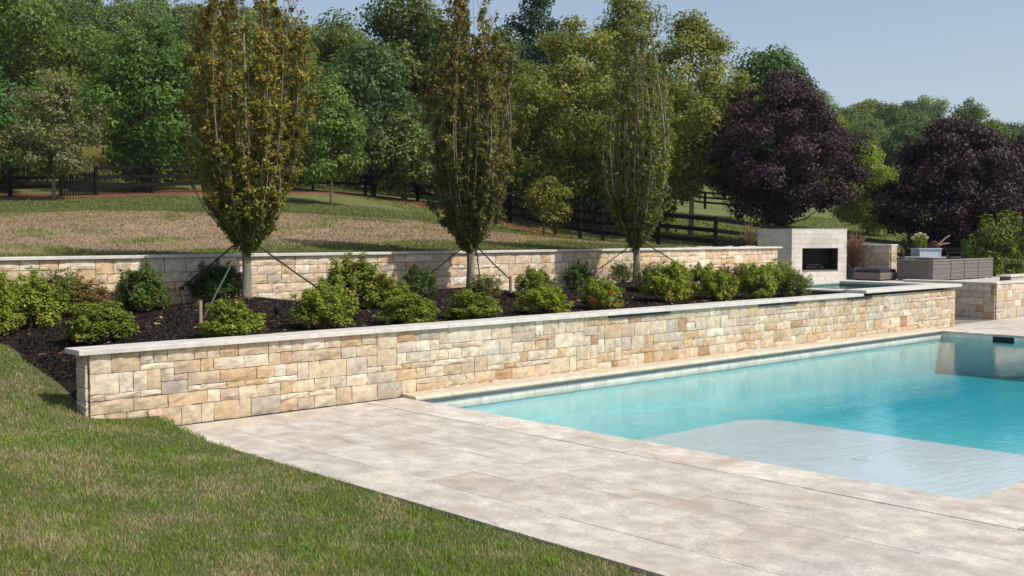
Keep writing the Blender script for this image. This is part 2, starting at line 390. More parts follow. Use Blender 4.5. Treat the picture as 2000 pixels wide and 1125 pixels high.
warm_main=lambda u,v,rng: (1,.97,.93) if v>.25 else ((1,.93,.84) if rng.random()<.55 else (1,.97,.92))
main=stone_wall('retaining_wall','long low cream and tan ashlar wall with pale coping between the pool and the mulch bed',(4.86,12.29,0),0,21.6,.935,.27,11,
    near=lambda u:u,ends=('L','R'),cop=(.058,.10,.33,-.14,17.05),warm=warm_main)
back=stone_wall('planter_back_wall','long stone wall with thin pale coping behind the shrubs, holding up the dry upper lawn',(-3.0,17.86,.80),0,30.1,1.09,.2,12,
    cell=(.10,.084),near=lambda u:abs(u-12.5) if u<9 else u-8,ends=('R',),cop=(.05,.10,.26,-.1,30.25),bright=1.1,gap=.005,warm=lambda u,v,rng:(1,.95,.90))
# spa-side continuation of the main coping, a few centimetres higher, with two spillway slots under the coping
t=empty('spa_surround',(0,0,0)); tag(t,'raised pale stone rim around the small spa at the far end of the long wall','spa')
x=21.95; rr=np.random.default_rng(5)
spans=[((21.95,12.16,.996),(23.6,12.72,1.064)),((23.603,12.16,.996),(25.1,12.72,1.064)),((25.103,12.16,.996),(26.62,12.72,1.064)),
       ((26.05,12.723,.996),(26.62,14.2,1.06)),((26.05,14.203,.996),(26.62,15.75,1.06)),((22.47,15.2,.996),(24.3,15.75,1.06)),((24.303,15.2,.996),(26.047,15.75,1.06)),
       ((21.95,12.723,.996),(22.45,14.2,1.04)),((21.95,14.203,.996),(22.45,15.75,1.04))]
for a,b in spans:
    mb=MB(); mb.box(a,b,tuple(np.array((1,1,1))*rr.uniform(.92,1.06)),.008); mb.obj('coping_slab',M_coping,t)
M_spatile=mat_rough('green_spa_tile',(.10,.20,.17),.35,8,.3,.001,40,.5)
mb=MB(); mb.box((22.05,12.58,.2),(22.45,15.7,.992)); mb.box((26.05,12.58,.2),(26.55,15.7,.992)); mb.box((22.453,12.58,.2),(26.047,12.72,.992)); mb.box((22.453,15.2,.2),(26.047,15.7,.992)); mb.box((22.453,12.723,.2),(26.047,15.197,.4))
mb.obj('basin',M_spatile,t)
# planter end curb, running away from the main wall
t=empty('planter_curb',(21.95,15.8,.0)); tag(t,'low pale stone curb closing the far end of the mulch bed in front of the patio','curb')
for k in range(2):
    mb=MB(); mb.box((0,.0+k*1.0,.97),(.42,.997+k*1.0,1.03),None,.006); mb.obj('coping_slab',M_coping,t)
mb=MB(); mb.box((.05,0,.5),(.38,1.99,.968)); mb.obj('curb_wall',M_bull,t)

def rect_wall_label(*a,**k): return stone_wall(*a,**k)
nook=stone_wall('return_wall','shaded stone wall set back beyond the far corner of the pool, turning towards the viewer',(29.5,15.2,0),-math.pi/2,2.64,.945,.3,21,cell=(.10,.09),cop=(.055,.06,.30,0,2.70))
front2=stone_wall('patio_front_wall','sunlit low stone wall below the sofa patio at the right edge, beyond the pool corner',(29.5,12.56,0),0,9,.945,.3,22,cell=(.10,.09),cop=(.055,.06,.30,.3,9.0),limit=200)
rw=stone_wall('garden_wall','short rough stone wall with thin cap beside the fireplace and the brown grass pot',(31.0,18.9,.75),-math.pi/2,2.5,1.19,.34,23,cell=(.13,.12),ends=('R',),cop=(.05,.04,.38,0,2.55))
sw=stone_wall('low_corner_wall','small low stone wall with pale cap at the right edge beside the laurel',(31.6,13.05,.85),0,4,.22,.3,24,cell=(.12,.11),cop=(.05,.06,.36,-.08,4.0))

# spillway slots (dark metal lips recessed under the main coping)
M_slot=mat_plain('dark_spillway_metal',(.02,.022,.028),.45,.3)
for x0,x1,lab in ((13.62,15.2,'dark spillway slot under the wall coping nearest the middle of the photo'),(18.0,19.35,'dark spillway slot under the wall coping between the middle one and the spa'),(21.3,22.3,'dark spillway slot under the coping just before the spa rim')):
    mb=MB(); mb.box((x0,12.212,.885),(x1,12.30,.932))
    o=mb.obj('spillway',M_slot); tag(o,lab,'spillway','spillway slots under the wall coping')

# ------------------------------------------------------------------ deck, coping, pool
POOL=(9.25,25.1,4.12,11.95)          # x0,x1,y0,y1
WL=-.14
deck=MB(); deck.box((5.70,-8,-.30),(8.60,12.24,-.035)); deck.box((8.602,-8,-.30),(36.4,3.45,-.035)); deck.box((8.602,3.452,-.30),(9.2,12.24,-.035)); deck.box((9.202,3.452,-.30),(36.4,4.07,-.035)); deck.box((25.15,4.072,-.30),(36.4,12.5,-.035)); deck.box((26.6,12.502,-.3),(29.4,16,-.035))
dk=deck.obj('pool_deck',M_joint); tag(dk,kind='structure')
pr=np.random.default_rng(3)
PCOL=[(.585,.535,.455),(.54,.485,.405),(.62,.58,.51),(.48,.425,.35),(.59,.55,.48),(.53,.495,.435)]
def paver(x0,y0,x1,y1,name='paver',g=.0032,z=0.0):
    c=np.array((.59,.535,.46))*.35+np.array(PCOL[pr.integers(len(PCOL))])*.65; c=c*pr.uniform(.975,1.025)
    mb=MB(); dz=pr.normal(0,.0007); mb.box((x0+g,y0+g,-.034),(x1-g,y1-g,z+dz),tuple(c),.0020); return mb
rest=MB(); npav=0
def pave(x0,x1,y0,y1,cs=.305,part=True):
    global npav
    nx=round((x1-x0)/cs); ny=round((y1-y0)/cs); cx=(x1-x0)/nx; cy=(y1-y0)/ny; occ=np.zeros((nx,ny),bool)
    for j in range(ny-1,-1,-1):
        for i in range(nx):
            if occ[i,j]: continue
            w,h=[(4,2),(3,2),(2,3),(2,2),(4,3),(3,3)][pr.choice(6,p=[.26,.24,.14,.10,.14,.12])]
            w=min(w,nx-i); 
            while w>1 and occ[i:i+w,j].any(): w-=1
            h=min(h,j+1)
            while h>1 and occ[i:i+w,j-h+1:j+1].any(): h-=1
            occ[i:i+w,j-h+1:j+1]=True
            mb=paver(x0+i*cx,y0+(j-h+1)*cy,x0+(i+w)*cx,y0+(j+1)*cy)
            if part and npav<240: mb.obj('paver',M_paver,dk); npav+=1
            else:
                for V,C in zip(mb.V,mb.C): rest.V.append(V); rest.C.append(C)
                for k in (3,4): rest.F[k]+=[[q+rest.n for q in f] for f in mb.F[k]]
                rest.n+=mb.n
pave(5.68,8.59,0.3,12.20); pave(9.0,16,-1.2,3.46)
pave(8.61,9.0,-1.2,3.46)
pave(25.55,29.4,3.0,12.5,.4); pave(29.4,36.2,3.0,12.5,.5,False)
pave(16,36,-3,3.0,.5,False); pave(5.68,16,-6,-1.2,.4,False); pave(5.68,8.6,-1.2,.3,.305,False); pave(16,25.5,3.0,3.46,.45,False)
tag(rest.obj('distant_pavers',M_paver,dk),kind='stuff')
# pool edge coping stones
def strip(x0,y0,x1,y1,n,axis,name='coping_stone'):
    e=np.linspace(0,1,n+1); e[1:-1]+=pr.uniform(-.3,.3,n-1)/n
    for a,b in zip(e[:-1],e[1:]):
        if axis=='y': mb=paver(x0,y0+(y1-y0)*a,x1,y0+(y1-y0)*b)
        else: mb=paver(x0+(x1-x0)*a,y0,x0+(x1-x0)*b,y1)
        for i in range(len(mb.C)): mb.C[i]=mb.C[i]*1.09
        mb.obj(name,M_paver,dk)
strip(8.605,3.465,9.25,12.2,9,'y'); strip(9.252,3.465,25.1,4.12,15,'x'); strip(25.1,3.465,25.55,11.95,8,'y'); strip(25.102,11.952,25.55,12.24,1,'x')
# bullnose coping under the wall
mbs=np.linspace(9.26,25.1,25)
for a,b in zip(mbs[:-1],mbs[1:]):
    mb=MB(); prof=[(12.24,-.04),(11.95,-.04),(11.925,-.032),(11.905,-.012),(11.90,.008),(11.912,.030),(11.945,.044),(12.24,.05)]
    c=np.array((1,1,1))*pr.uniform(.88,1.1)
    V=[(a+.0015,y,z) for y,z in prof]+[(b-.0015,y,z) for y,z in prof]; n=len(prof)
    F=[(k,(k+1)%n,n+(k+1)%n,n+k) for k in range(n)]
    mb.add(V,F,c); mb.add([(a+.0015,y,z) for y,z in prof],[(0,i,i+1) for i in range(1,n-1)],c)
    mb.obj('coping_stone',M_bull,dk)

pool=MB(); x0,x1,y0,y1=POOL
M_plaster=mat_rough('pool_plaster',(.52,.68,.68),.6,3,.12,.002,30,.3)
def q(mb,a,b,c,d,col=None): mb.add([a,b,c,d],[(0,1,2,3)],col)
# floor slopes from 1.05 m to 1.9 m towards the far end; shelf in the near corner
xs=[x0,12.5,17,21,x1]; zs=[-.50,-.56,-.80,-.95,-1.0]
for i in range(4): q(pool,(xs[i],y0,zs[i]),(xs[i+1],y0,zs[i+1]),(xs[i+1],y1,zs[i+1]),(xs[i],y1,zs[i]))
q(pool,(x0,y0,-2),(x0,y1,-2),(x0,y1,-.04),(x0,y0,-.04)); q(pool,(x1,y1,-2),(x1,y0,-2),(x1,y0,-.04),(x1,y1,-.04))
q(pool,(x0,y1,-2),(x1,y1,-2),(x1,y1,-.04),(x0,y1,-.04)); q(pool,(x1,y0,-2),(x0,y0,-2),(x0,y0,-.04),(x1,y0,-.04))
po=pool.obj('pool_basin',M_plaster); tag(po,kind='structure')
# waterline tiles
M_tile=mat_rough('waterline_tile',None,.45,7,.22,.001,40,.4,(1,1,1),((.45,.43,.38),.4))
def tile(p,qx,name='tile'):
    mb=MB(); mb.box(p,qx,tuple(np.array((.62,.58,.50))*pr.uniform(.85,1.08)),0); mb.obj('waterline_tile',M_tile,po)
for k in range(52):
    a=x0+.02+k*(x1-x0-.04)/52; b=x0+.02+(k+1)*(x1-x0-.04)/52
    tile((a+.002,y1-.018,-.20),(b-.002,y1+.01,-.042))
for k in range(26):
    a=y0+k*(y1-y0-.03)/26; b=y0+(k+1)*(y1-y0-.03)/26
    if 10.25<(a+b)/2<10.8: continue
    tile((x1-.018,a+.002,-.24),(x1+.01,b-.002,-.042))
M_shelf=mat_rough('shelf_plaster',(.57,.61,.64),.6,3,.10,.002,30,.3)
sh=MB(); yy=8.55; xx=12.55; r=.55; zt=-.20
pts=[(x0,y0),(xx,y0)]+[(xx-r+r*math.cos(a),yy-r+r*math.sin(a)) for a in np.linspace(0,math.pi/2,9)]+[(x0,yy)]
n=len(pts)
sh.add([(a,b,zt) for a,b in pts]+[(a,b,-1.6) for a,b in pts],[(k,(k+1)%n,n+(k+1)%n,n+k)[::-1] for k in range(n)])
sh.add([(a,b,zt) for a,b in pts],[(0,i,i+1) for i in range(1,n-1)])
sh.obj('tanning_shelf',M_shelf,po)
mb=MB()
for a in range(24):
    t0=2*math.pi*a/24; t1=2*math.pi*(a+1)/24; cx,cy=11.05,6.15
    mb.add([(cx+r_*math.cos(t_),cy+r_*math.sin(t_),zt+.006) for t_ in (t0,t1) for r_ in (.075,.11)],[(0,1,3,2)])
mb.obj('bubbler_ring',mat_plain('white_fitting',(.75,.76,.78),.4),po)
# skimmer throat
mb=MB(); M_dark=mat_plain('skimmer_dark',(.012,.012,.012),.8)
mb.box((x1-.004,10.24,-.19),(x1+.008,10.82,-.05)); mb.obj('skimmer_opening',M_dark,po)
# automatic cover tracks: on the wall side and along the near edge
M_alu=mat_plain('cover_track_metal',(.16,.20,.24),.4,.6)
for zc,dy in ((-.050,.030),(-.066,.022)):
    mb=MB(); mb.box((x0+.02,y1-.018-dy,zc-.005),(x1-.05,y1-.0185,zc+.004)); tag(mb.obj('cover_track',M_alu),'thin metal pool cover track running under the bullnose coping, '+('upper rail' if zc>-.06 else 'lower rail'),'track','pool cover tracks')
mb=MB(); mb.box((x0+.001,4.2,-.060),(x0+.028,9.3,-.012)); tag(mb.obj('cover_track',mat_plain('blue_grey_edge',(.10,.12,.18),.4)),'blue grey metal edge strip along the near side of the tanning shelf','track')

# water
def water_mat(name,absn,dens,bump=.02,sc=1.0):
    m,t,o=newmat(name)
    geo=N(t,'ShaderNodeNewGeometry'); mp=N(t,'ShaderNodeMapping'); mp.inputs['Rotation'].default_value=(0,0,R(43)); mp.inputs['Scale'].default_value=(.8*sc,2.9*sc,1)
    t.links.new(geo.outputs['Position'],mp.inputs['Vector'])
    n1=noise(t,mp.outputs[0],5.0,3,.6,.6); n2=noise(t,mp.outputs[0],16.0,2,.5,.2); n4=noise(t,mp.outputs[0],.35,2)
    a1=N(t,'ShaderNodeMath',operation='MULTIPLY_ADD'); t.links.new(n2.outputs[0],a1.inputs[0]); a1.inputs[1].default_value=.12; t.links.new(n1.outputs[0],a1.inputs[2])
    r4=ramp(t,n4.outputs[0],[(.35,(.35,)*3),(.65,(1,1,1))])
    b=N(t,'ShaderNodeBump'); b.inputs['Distance'].default_value=bump; t.links.new(a1.outputs[0],b.inputs['Height']); t.links.new(r4.outputs[0],b.inputs['Strength'])
    fr=N(t,'ShaderNodeFresnel'); fr.inputs['IOR'].default_value=1.33; t.links.new(b.outputs[0],fr.inputs['Normal'])
    gl=N(t,'ShaderNodeBsdfGlossy'); gl.inputs['Roughness'].default_value=.02; t.links.new(b.outputs[0],gl.inputs['Normal'])
    tr=N(t,'ShaderNodeBsdfTransparent')
    mx=N(t,'ShaderNodeMixShader'); t.links.new(fr.outputs[0],mx.inputs[0]); t.links.new(tr.outputs[0],mx.inputs[1]); t.links.new(gl.outputs[0],mx.inputs[2])
    t.links.new(mx.outputs[0],o.inputs['Surface'])
    va=N(t,'ShaderNodeVolumeAbsorption'); va.inputs['Color'].default_value=(*absn,1); va.inputs['Density'].default_value=dens
    t.links.new(va.outputs[0],o.inputs['Volume'])
    return m
M_water=water_mat('pool_water',(.06,.80,.88),.42,.0045)
wb=MB(); wb.box((x0-.01,y0-.01,-2.2),(x1+.01,y1+.01,WL)); w=wb.obj('water',M_water); tag(w,kind='structure')
M_water2=water_mat('spa_water',(.10,.80,.75),.8,.003)
wb=MB(); wb.box((22.44,12.71,.35),(26.06,15.21,.955)); w=wb.obj('spa_water',M_water2); tag(w,kind='structure')

# upper patio slab and steps in the recess
pt=MB(); pt.box((22.0,15.76,.3),(26.6,17.84,.90)); pt.box((26.602,16.0,.3),(29.45,17.84,.90)); pt.box((29.452,15.25,.3),(36.5,17.9,.90)); pt.box((29.81,12.87,.3),(36.5,15.248,.90)); pt.box((27.3,17.842,.3),(36.5,20.0,.86))
for k in range(4): pt.box((26.62,14.4+k*.4,-.03),(29.45,14.798+k*.4,.18*(k+1)))
p_=pt.obj('upper_patio',M_paver); tag(p_,kind='structure')
me=p_.data; a=me.color_attributes['Col']; a.data.foreach_set('color',np.tile(np.array((.6,.55,.48,1),np.float32),len(me.vertices)))

# ------------------------------------------------------------------ fireplace
fpx,fpy=28.29,18.12
t=empty('outdoor_fireplace',(fpx,fpy,.88),R(-21)); tag(t,'blocky pale limestone outdoor fireplace with a wide black firebox','fireplace')
M_lime=mat_rough('limestone_blocks',None,.8,4,.16,.002,40,.25,(1,1,1),((.36,.34,.31),.4))
M_mort=mat_rough('pale_mortar',(.20,.18,.155),.95,9,.2,.002,50)
FW,FD,FH=2.02,1.75,1.56; ox0,ox1,oz0,oz1=.38,1.70,.33,1.03
mb=MB(); mb.box((.015,.45,0),(FW-.015,FD,FH-.01)); mb.box((.015,.015,0),(ox0,.448,FH-.01)); mb.box((ox1,.015,0),(FW-.015,.448,FH-.01)); mb.box((ox0+.002,.015,0),(ox1-.002,.448,oz0-.0)); mb.box((ox0+.002,.015,oz1),(ox1-.002,.448,FH-.01))
mb.obj('masonry_core',M_mort,t)
rows=11; rh=FH/rows; fr_=np.random.default_rng(4)
def blocks(span,face):
    for r_ in range(rows):
        x=-(.0 if r_%2 else .24); z0=r_*rh
        while x<span-.02:
            xa=max(x,0); xb=min(x+.48,span); x+=.48
            segs=[(xa,xb)]
            if face=='f' and z0+rh/2>oz0 and z0+rh/2<oz1:
                segs=[]
                if xa<ox0: segs.append((xa,min(xb,ox0)))
                if xb>ox1: segs.append((max(xa,ox1),xb))
            for (s0,s1) in segs:
                if s1-s0<.03: continue
                so=(1-.38*math.exp(-(((s0+s1)/2-1.04)/.42)**2-((z0+rh/2-1.2)/.16)**2*.5)*fr_.uniform(.4,1)) if face=='f' and z0>oz1-.05 else 1.0
                c=tuple(np.array((.64,.60,.53))*fr_.uniform(.93,1.05)*so); b=MB()
                if face=='f': b.box((s0+.002,-.006,z0+.002),(s1-.002,.014,z0+rh-.002),c)
                else: b.box((-.006,s0+.002,z0+.002),(.014,s1-.002,z0+rh-.002),c)
                b.obj('block',M_lime,t)
blocks(FW,'f'); blocks(FD,'l')
mb=MB(); mb.box((-.012,-.012,FH-.008),(FW+.012,FD+.012,FH+.02),(.62,.58,.52)); mb.obj('cap',M_lime,t)
M_soot=mat_rough('sooted_firebrick',(.018,.016,.015),.9,8,.4,.003,30)
mb=MB(); mb.box((ox0,.02,oz0),(ox0+.03,.44,oz1)); mb.box((ox1-.03,.02,oz0),(ox1,.44,oz1)); mb.box((ox0+.031,.41,oz0+.002),(ox1-.031,.446,oz1-.002)); mb.box((ox0+.031,.02,oz0+.001),(ox1-.031,.41,oz0+.02)); mb.box((ox0+.031,.02,oz1-.02),(ox1-.031,.41,oz1-.001))
mb.obj('firebox',M_soot,t)
mb=MB(); mb.tube([(ox0+.3,.22,oz0+.07),(ox1-.35,.26,oz0+.07)],.045,8); mb.tube([(ox0+.4,.30,oz0+.15),(ox1-.5,.18,oz0+.13)],.035,8); mb.obj('charred_logs',M_soot,t)

# ------------------------------------------------------------------ foliage generators
def leaf_mesh(name,P,Nrm,length,width,col,mat,rng,droop=0):
    n=len(P); Nrm=Nrm/np.maximum(np.linalg.norm(Nrm,axis=1,keepdims=True),1e-6)
    t=rng.normal(size=(n,3)); t[:,2]-=droop; a=t-(t*Nrm).sum(1,keepdims=True)*Nrm; a/=np.maximum(np.linalg.norm(a,axis=1,keepdims=True),1e-6)
    b=np.cross(Nrm,a); L=(length*rng.uniform(.7,1.25,n))[:,None] if np.ndim(length)==0 else length[:,None]; W=L*width
    V=np.stack([P-a*L*.5,P-a*L*.02+b*W*.5+Nrm*L*.08,P+a*L*.5,P-a*L*.02-b*W*.5+Nrm*L*.08],1).reshape(-1,3)
    F=np.arange(4*n).reshape(n,4)
    C=np.repeat(col,4,0)
    return mesh_np(name,V,F,mat,C,False)
def pal(rng,n,cols,w=None):
    cols=np.array(cols); w=np.array(w,float)/sum(w) if w else None
    i=rng.choice(len(cols),n,p=w); return cols[i]*rng.uniform(.75,1.25,(n,1))
def crown_cloud(rng,n,prof,z0,z1,ncl,cr,cols,w=None,shell=.55,flat=.75,lump=.25,seed=0,up=.5):
    """prof(t) 0..1 -> radius ; returns P,N,col"""
    ts=[];
    while len(ts)<ncl:
        t_=rng.random(); 
        if rng.random()<(prof(t_)/max(prof(k/12) for k in range(13)))**1.0+.08: ts.append(t_)
    ts=np.array(ts); ang=rng.uniform(0,2*math.pi,ncl)
    rad=np.array([prof(t_) for t_ in ts]); lob=1+lump*(2*vnoise(ang*1.3+seed,ts*4+seed,seed)-1)
    rr=rad*lob*(shell+(1-shell)*np.sqrt(rng.random(ncl)))*np.where(rng.random(ncl)<.25,rng.uniform(.2,.8,ncl),1)
    C=np.stack([rr*np.cos(ang),rr*np.sin(ang),z0+(z1-z0)*ts+rng.normal(0,cr*.2,ncl)],1)
    crs=cr*rng.uniform(.6,1.3,ncl)
    k=rng.choice(ncl,n,p=crs**2/np.sum(crs**2)); d=rng.normal(size=(n,3)); d/=np.linalg.norm(d,axis=1,keepdims=True)
    rad2=crs[k]*(rng.random(n)**.45); off=d*rad2[:,None]; off[:,2]*=flat
    P=C[k]+off
    out_=C[k].copy(); out_[:,2]=0; out_/=np.maximum(np.linalg.norm(out_,axis=1,keepdims=True),.3)
    Nn=d*.85+out_*.3+rng.normal(0,.45,(n,3)); Nn[:,2]+=up
    cb=rng.uniform(.8,1.2,ncl)
    return P,Nn,pal(rng,n,cols,w)*cb[k][:,None],C
def tree_trunk(mb,rng,h,r0,C,nl=10,col=(.16,.13,.10),fork=.35,lean=.03):
    pts=[(0,0,-.15)]; n=6
    ph=rng.uniform(0,6)
    for i in range(1,n+1):
        z=h*i/n; pts.append((lean*h*math.sin(i*.9+ph)*i/n,lean*h*math.cos(i*1.1+ph)*i/n,z))
    mb.tube(pts,[r0*1.25]+[r0*(1-.8*i/n) for i in range(1,n+1)],8,col)
    for c in C[rng.choice(len(C),min(nl,len(C)),replace=False)]:
        zb=min(max(c[2]-rng.uniform(.35,.7)*h*.35,h*fork),h*.95); k=zb/h
        b=Vector((pts[min(n,int(k*n))][0],pts[min(n,int(k*n))][1],zb)); c=Vector(tuple(c)); m=b.lerp(c,.5)+Vector((0,0,-.04*h))
        mb.tube([b,m,c],[r0*.38*(1.1-k),r0*.22,r0*.06],5,col,False)
def egg(t,a=.45,p=.8): # widest at a
    return math.sin(math.pi*(t**(math.log(.5)/math.log(a))))**p if 0<t<1 else 0.02
def build_tree(name,label,cat,pos,h,r,n,leaf,cols,w=None,base=.28,wide=.4,p=.75,ncl=70,cr=.9,trunk=.14,bark=(.14,.11,.085),seed=1,group=None,mat=None,limbs=14,parent_only=False,lump=.3,flat=.7,shell=.55,droop=.3,width=.55,rz=None,fork=.3):
    rng=np.random.default_rng(seed)
    x,y,z=pos; root=empty(name,(x,y,z),rng.uniform(0,6) if rz is None else rz); tag(root,label,cat,group)
    P,Nn,C,CC=crown_cloud(rng,n,lambda t_:r*egg(t_,wide,p),h*base,h,ncl,cr,cols,w,shell,flat,lump,seed)
    link('crown',leaf_mesh('crown',P,Nn,leaf,width,C,mat or M_leaf,rng,droop),root)
    mb=MB(); tree_trunk(mb,rng,h*.9,trunk,CC,limbs,bark,fork); mb.obj('trunk',M_bark,root,None,True)
    return root
def gz(x,y): return float(HILL(np.array([x]),np.array([y]))[0])

# ------------------------------------------------------------------ three columnar trees in the bed
def columnar(pos,h,prof,n,cols,w,label,seed,leaf=.075,nb=60,stem=(.27,.24,.20)):
    rng=np.random.default_rng(seed); x,y=pos; z=float(mulch_z(np.array([x]),np.array([y]))[0])-.03
    root=empty('columnar_tree',(x,y,z)); tag(root,label,'tree','columnar trees in the mulch bed')
    tb=MB(); r0=.082
    tp=[(0,0,-.1),(.0,0,.10),(.012,0,.5),(.0,.01,.95),(.02,0,h*.55),(.0,.02,h*.96)]
    tb.tube(tp,[r0*1.45,r0*1.12,r0*.95,r0*.9,.028,.005],10,(.24,.22,.17))
    P=[];Nn=[];B=[]
    for i in range(nb):
        a=i*2.39996+rng.normal(0,.15); q_=math.sqrt(rng.uniform(.05,1)) if i%2 else rng.uniform(.75,1.0); low=(i%20)<11
        zb=rng.uniform(.72,1.4) if low else rng.uniform(1.4,h*.42)
        top=min(h*1.02,zb+(h-zb)*(rng.uniform(.25,.98) if low else rng.uniform(.55,1.05)))
        if q_<.35: top=h*rng.uniform(.85,1.03)
        if i%6==5: zb=rng.uniform(.72,1.0); top=zb+rng.uniform(.35,1.2); q_=rng.uniform(.5,1.0)
        m=10; pts=[]; wob=rng.normal(0,.05,2); rmax=q_*rng.uniform(.78,1.12)
        for k in range(m+1):
            s_=k/m; zz=zb+(top-zb)*s_; open_=1-math.exp(-(zz-zb)/(.16+.16*q_))
            rr=min(prof(min(1,zz/h)),1.05)*rmax*open_
            pts.append((rr*math.cos(a)+wob[0]*math.sin(4*s_+i),rr*math.sin(a)+wob[1]*math.cos(3*s_+i),zz))
        pts[0]=(0.01*math.cos(a),0.01*math.sin(a),zb)
        tb.tube(pts,[.0115*(1-.85*k/m)+.0018 for k in range(m+1)],5,tuple(np.array(stem)*rng.uniform(.7,1.2)),False)
        pa=np.array(pts); ntw=int(30*(top-zb)/h*1.6)+(14 if i%6==5 else 6)             # side twigs, each a short spray of leaves
        for t_ in range(ntw):
            s_=rng.random()**1.35; idx=min(int(s_*m),m-1); b=pa[idx]*(1-(s_*m-idx))+pa[idx+1]*(s_*m-idx)
            if vnoise(np.array(s_*5+i*3.1),np.array(i*7.3),seed)<.30: continue
            ta=a+rng.normal(0,1.3) if rng.random()<.6 else rng.uniform(0,6.28); L=rng.uniform(.12,.34)*(1-.5*max(0,s_-.8)/.2)
            d=np.array([math.cos(ta)*.75,math.sin(ta)*.75,rng.uniform(.45,1.0)]); d/=np.linalg.norm(d)
            per=max(3,int(n/(nb*26)*rng.uniform(.6,1.4))); f=rng.random(per)[:,None]**.8
            P.append(b+d*L*f+rng.normal(0,.028,(per,3))); nn=np.tile(d*.35,(per,1))+rng.normal(0,.6,(per,3)); nn[:,2]+=.45; nn[:,:2]+=np.array([math.cos(a),math.sin(a)])*.35; Nn.append(nn)
            B.append(np.full(per,rng.uniform(.72,1.25)))
            if t_%3==0: tb.tube([tuple(b),tuple(b+d*L)],[.004,.0015],3,(.22,.18,.14),False)
    P=np.concatenate(P); Nn=np.concatenate(Nn); B=np.concatenate(B)
    C=pal(rng,len(P),cols,w)
    low=np.clip((P[:,2]-1.0)/(h*.30),0,1)       # fresher green leaves low on the tree, bronzed above
    gi=rng.random(len(P))>low*.6+.35; C[gi]=np.array((.13,.18,.03))*rng.uniform(.6,1.2,(gi.sum(),1))
    C*=B[:,None]
    link('crown',leaf_mesh('crown',P,Nn,leaf,.52,C,M_leaf,rng,.5),root)
    tb.obj('trunk',M_bark,root,None,True)
    return root
def profA(s): # s = z/h
    return float(np.interp(s,[0,.12,.15,.175,.21,.27,.345,.5,.62,.80,.92,1],[.1,.22,.42,.54,.70,.90,1.02,1.06,1.05,.96,.75,.45]))
def profB(s): return float(np.interp(s,[0,.11,.14,.17,.21,.27,.34,.5,.62,.8,.92,1],[.1,.2,.40,.52,.66,.82,.95,1.03,.95,.70,.48,.2]))
BR=[(.28,.21,.038),(.20,.19,.03),(.22,.125,.04),(.37,.31,.065),(.15,.175,.032),(.11,.13,.026)]
columnar(TREES[0],5.9,lambda s:profA(s)*.90,60000,BR,[5,6,4,3,5,4],'bronze leaved columnar tree nearest the left, braced by three straps',101,.074,84)
columnar(TREES[1],6.3,lambda s:profB(s)*.97,54000,BR,[5,5,5,3,5,4],'bronze leaved columnar tree in the middle of the mulch bed',102,.076,76)
columnar(TREES[2],6.4,lambda s:profB(s)*.82,44000,[(.25,.24,.045),(.17,.20,.035),(.13,.17,.03),(.31,.28,.055),(.21,.16,.04)],[4,5,5,2,2],'olive green columnar tree with bare pale stems showing, farthest of the three',103,.072,80,(.34,.31,.27))

# straps and stakes
M_strap=mat_plain('green_webbing',(.085,.12,.085),.8); M_strapd=mat_plain('dark_webbing',(.02,.026,.022),.8); M_wood=mat_rough('weathered_stake',(.34,.24,.17),.9,14,.3,.003,40,.2,(1,1,.2))
def strap(p,q_,w,mat,lab):
    mb=MB(); m_=Vector(p).lerp(Vector(q_),.5)+Vector((0,0,-.015)); mb.bar(p,m_,w,.004); mb.bar(m_,q_,w,.004)
    tag(mb.obj('tree_strap',mat),lab,'strap','straps bracing the columnar trees')
def stake(x,y,h,lab,lean=(0,0)):
    z=float(mulch_z(np.array([x]),np.array([y]))[0]); mb=MB(); s=.022
    b=[(x-s,y-s),(x+s,y-s),(x+s,y+s),(x-s,y+s)]
    V=[(a,c,z-.1) for a,c in b]+[(a+lean[0],c+lean[1],z+h) for a,c in b]
    mb.add(V,[(0,3,2,1),(4,5,6,7),(0,1,5,4),(1,2,6,5),(2,3,7,6),(3,0,4,7)]); tag(mb.obj('wooden_stake',M_wood),lab,'stake','wooden stakes for the tree straps')
    return (x+lean[0],y+lean[1],z+h)
s1=stake(8.62,17.55,.28,'short wooden stake against the back wall left of the nearest columnar tree',(-.05,.03))
stake(7.62,15.0,.34,'upright weathered stake in the mulch just behind a rounded green shrub')
s2=stake(14.9,16.05,.36,'pale wooden stake right of the middle columnar tree with a strap knotted round it')
tz=2.12
strap((9.25,16.72,tz+.08),s1,.03,M_strapd,'dark strap from the nearest tree down left to the back wall')
strap((9.28,16.65,tz+.12),(7.72,15.05,1.08),.04,M_strap,'pale green strap running down in front of the nearest columnar tree')
strap((9.52,16.72,tz+.02),(10.95,16.35,1.10),.03,M_strapd,'dark strap from the nearest tree down right into a green shrub')
tz=2.1
strap((14.4,16.8,tz),(13.45,17.55,1.15),.022,M_strapd,'dark strap down left of the middle columnar tree')
strap((14.65,16.8,tz-.05),(s2[0],s2[1],s2[2]-.08),.026,M_strapd,'dark strap down right of the middle columnar tree to a pale stake')
strap((14.55,16.72,tz),(14.50,16.45,1.05),.035,M_strap,'olive strap hanging almost straight beside the middle columnar trunk')
tz=2.1
strap((19.1,16.4,tz),(18.3,17.3,1.2),.022,M_strapd,'thin dark strap down left of the farthest columnar tree')
strap((19.45,16.4,tz),(20.6,15.1,1.05),.026,M_strapd,'dark strap down right of the farthest columnar tree into the shrubs')
mb=MB(); mb.box((-.02,-.03,-.03),(.05,.03,.03)); o=mb.obj('strap_buckle',M_strapd,None,s1); tag(o,'dark ratchet buckle at the lower end of the left strap by the back wall','buckle')
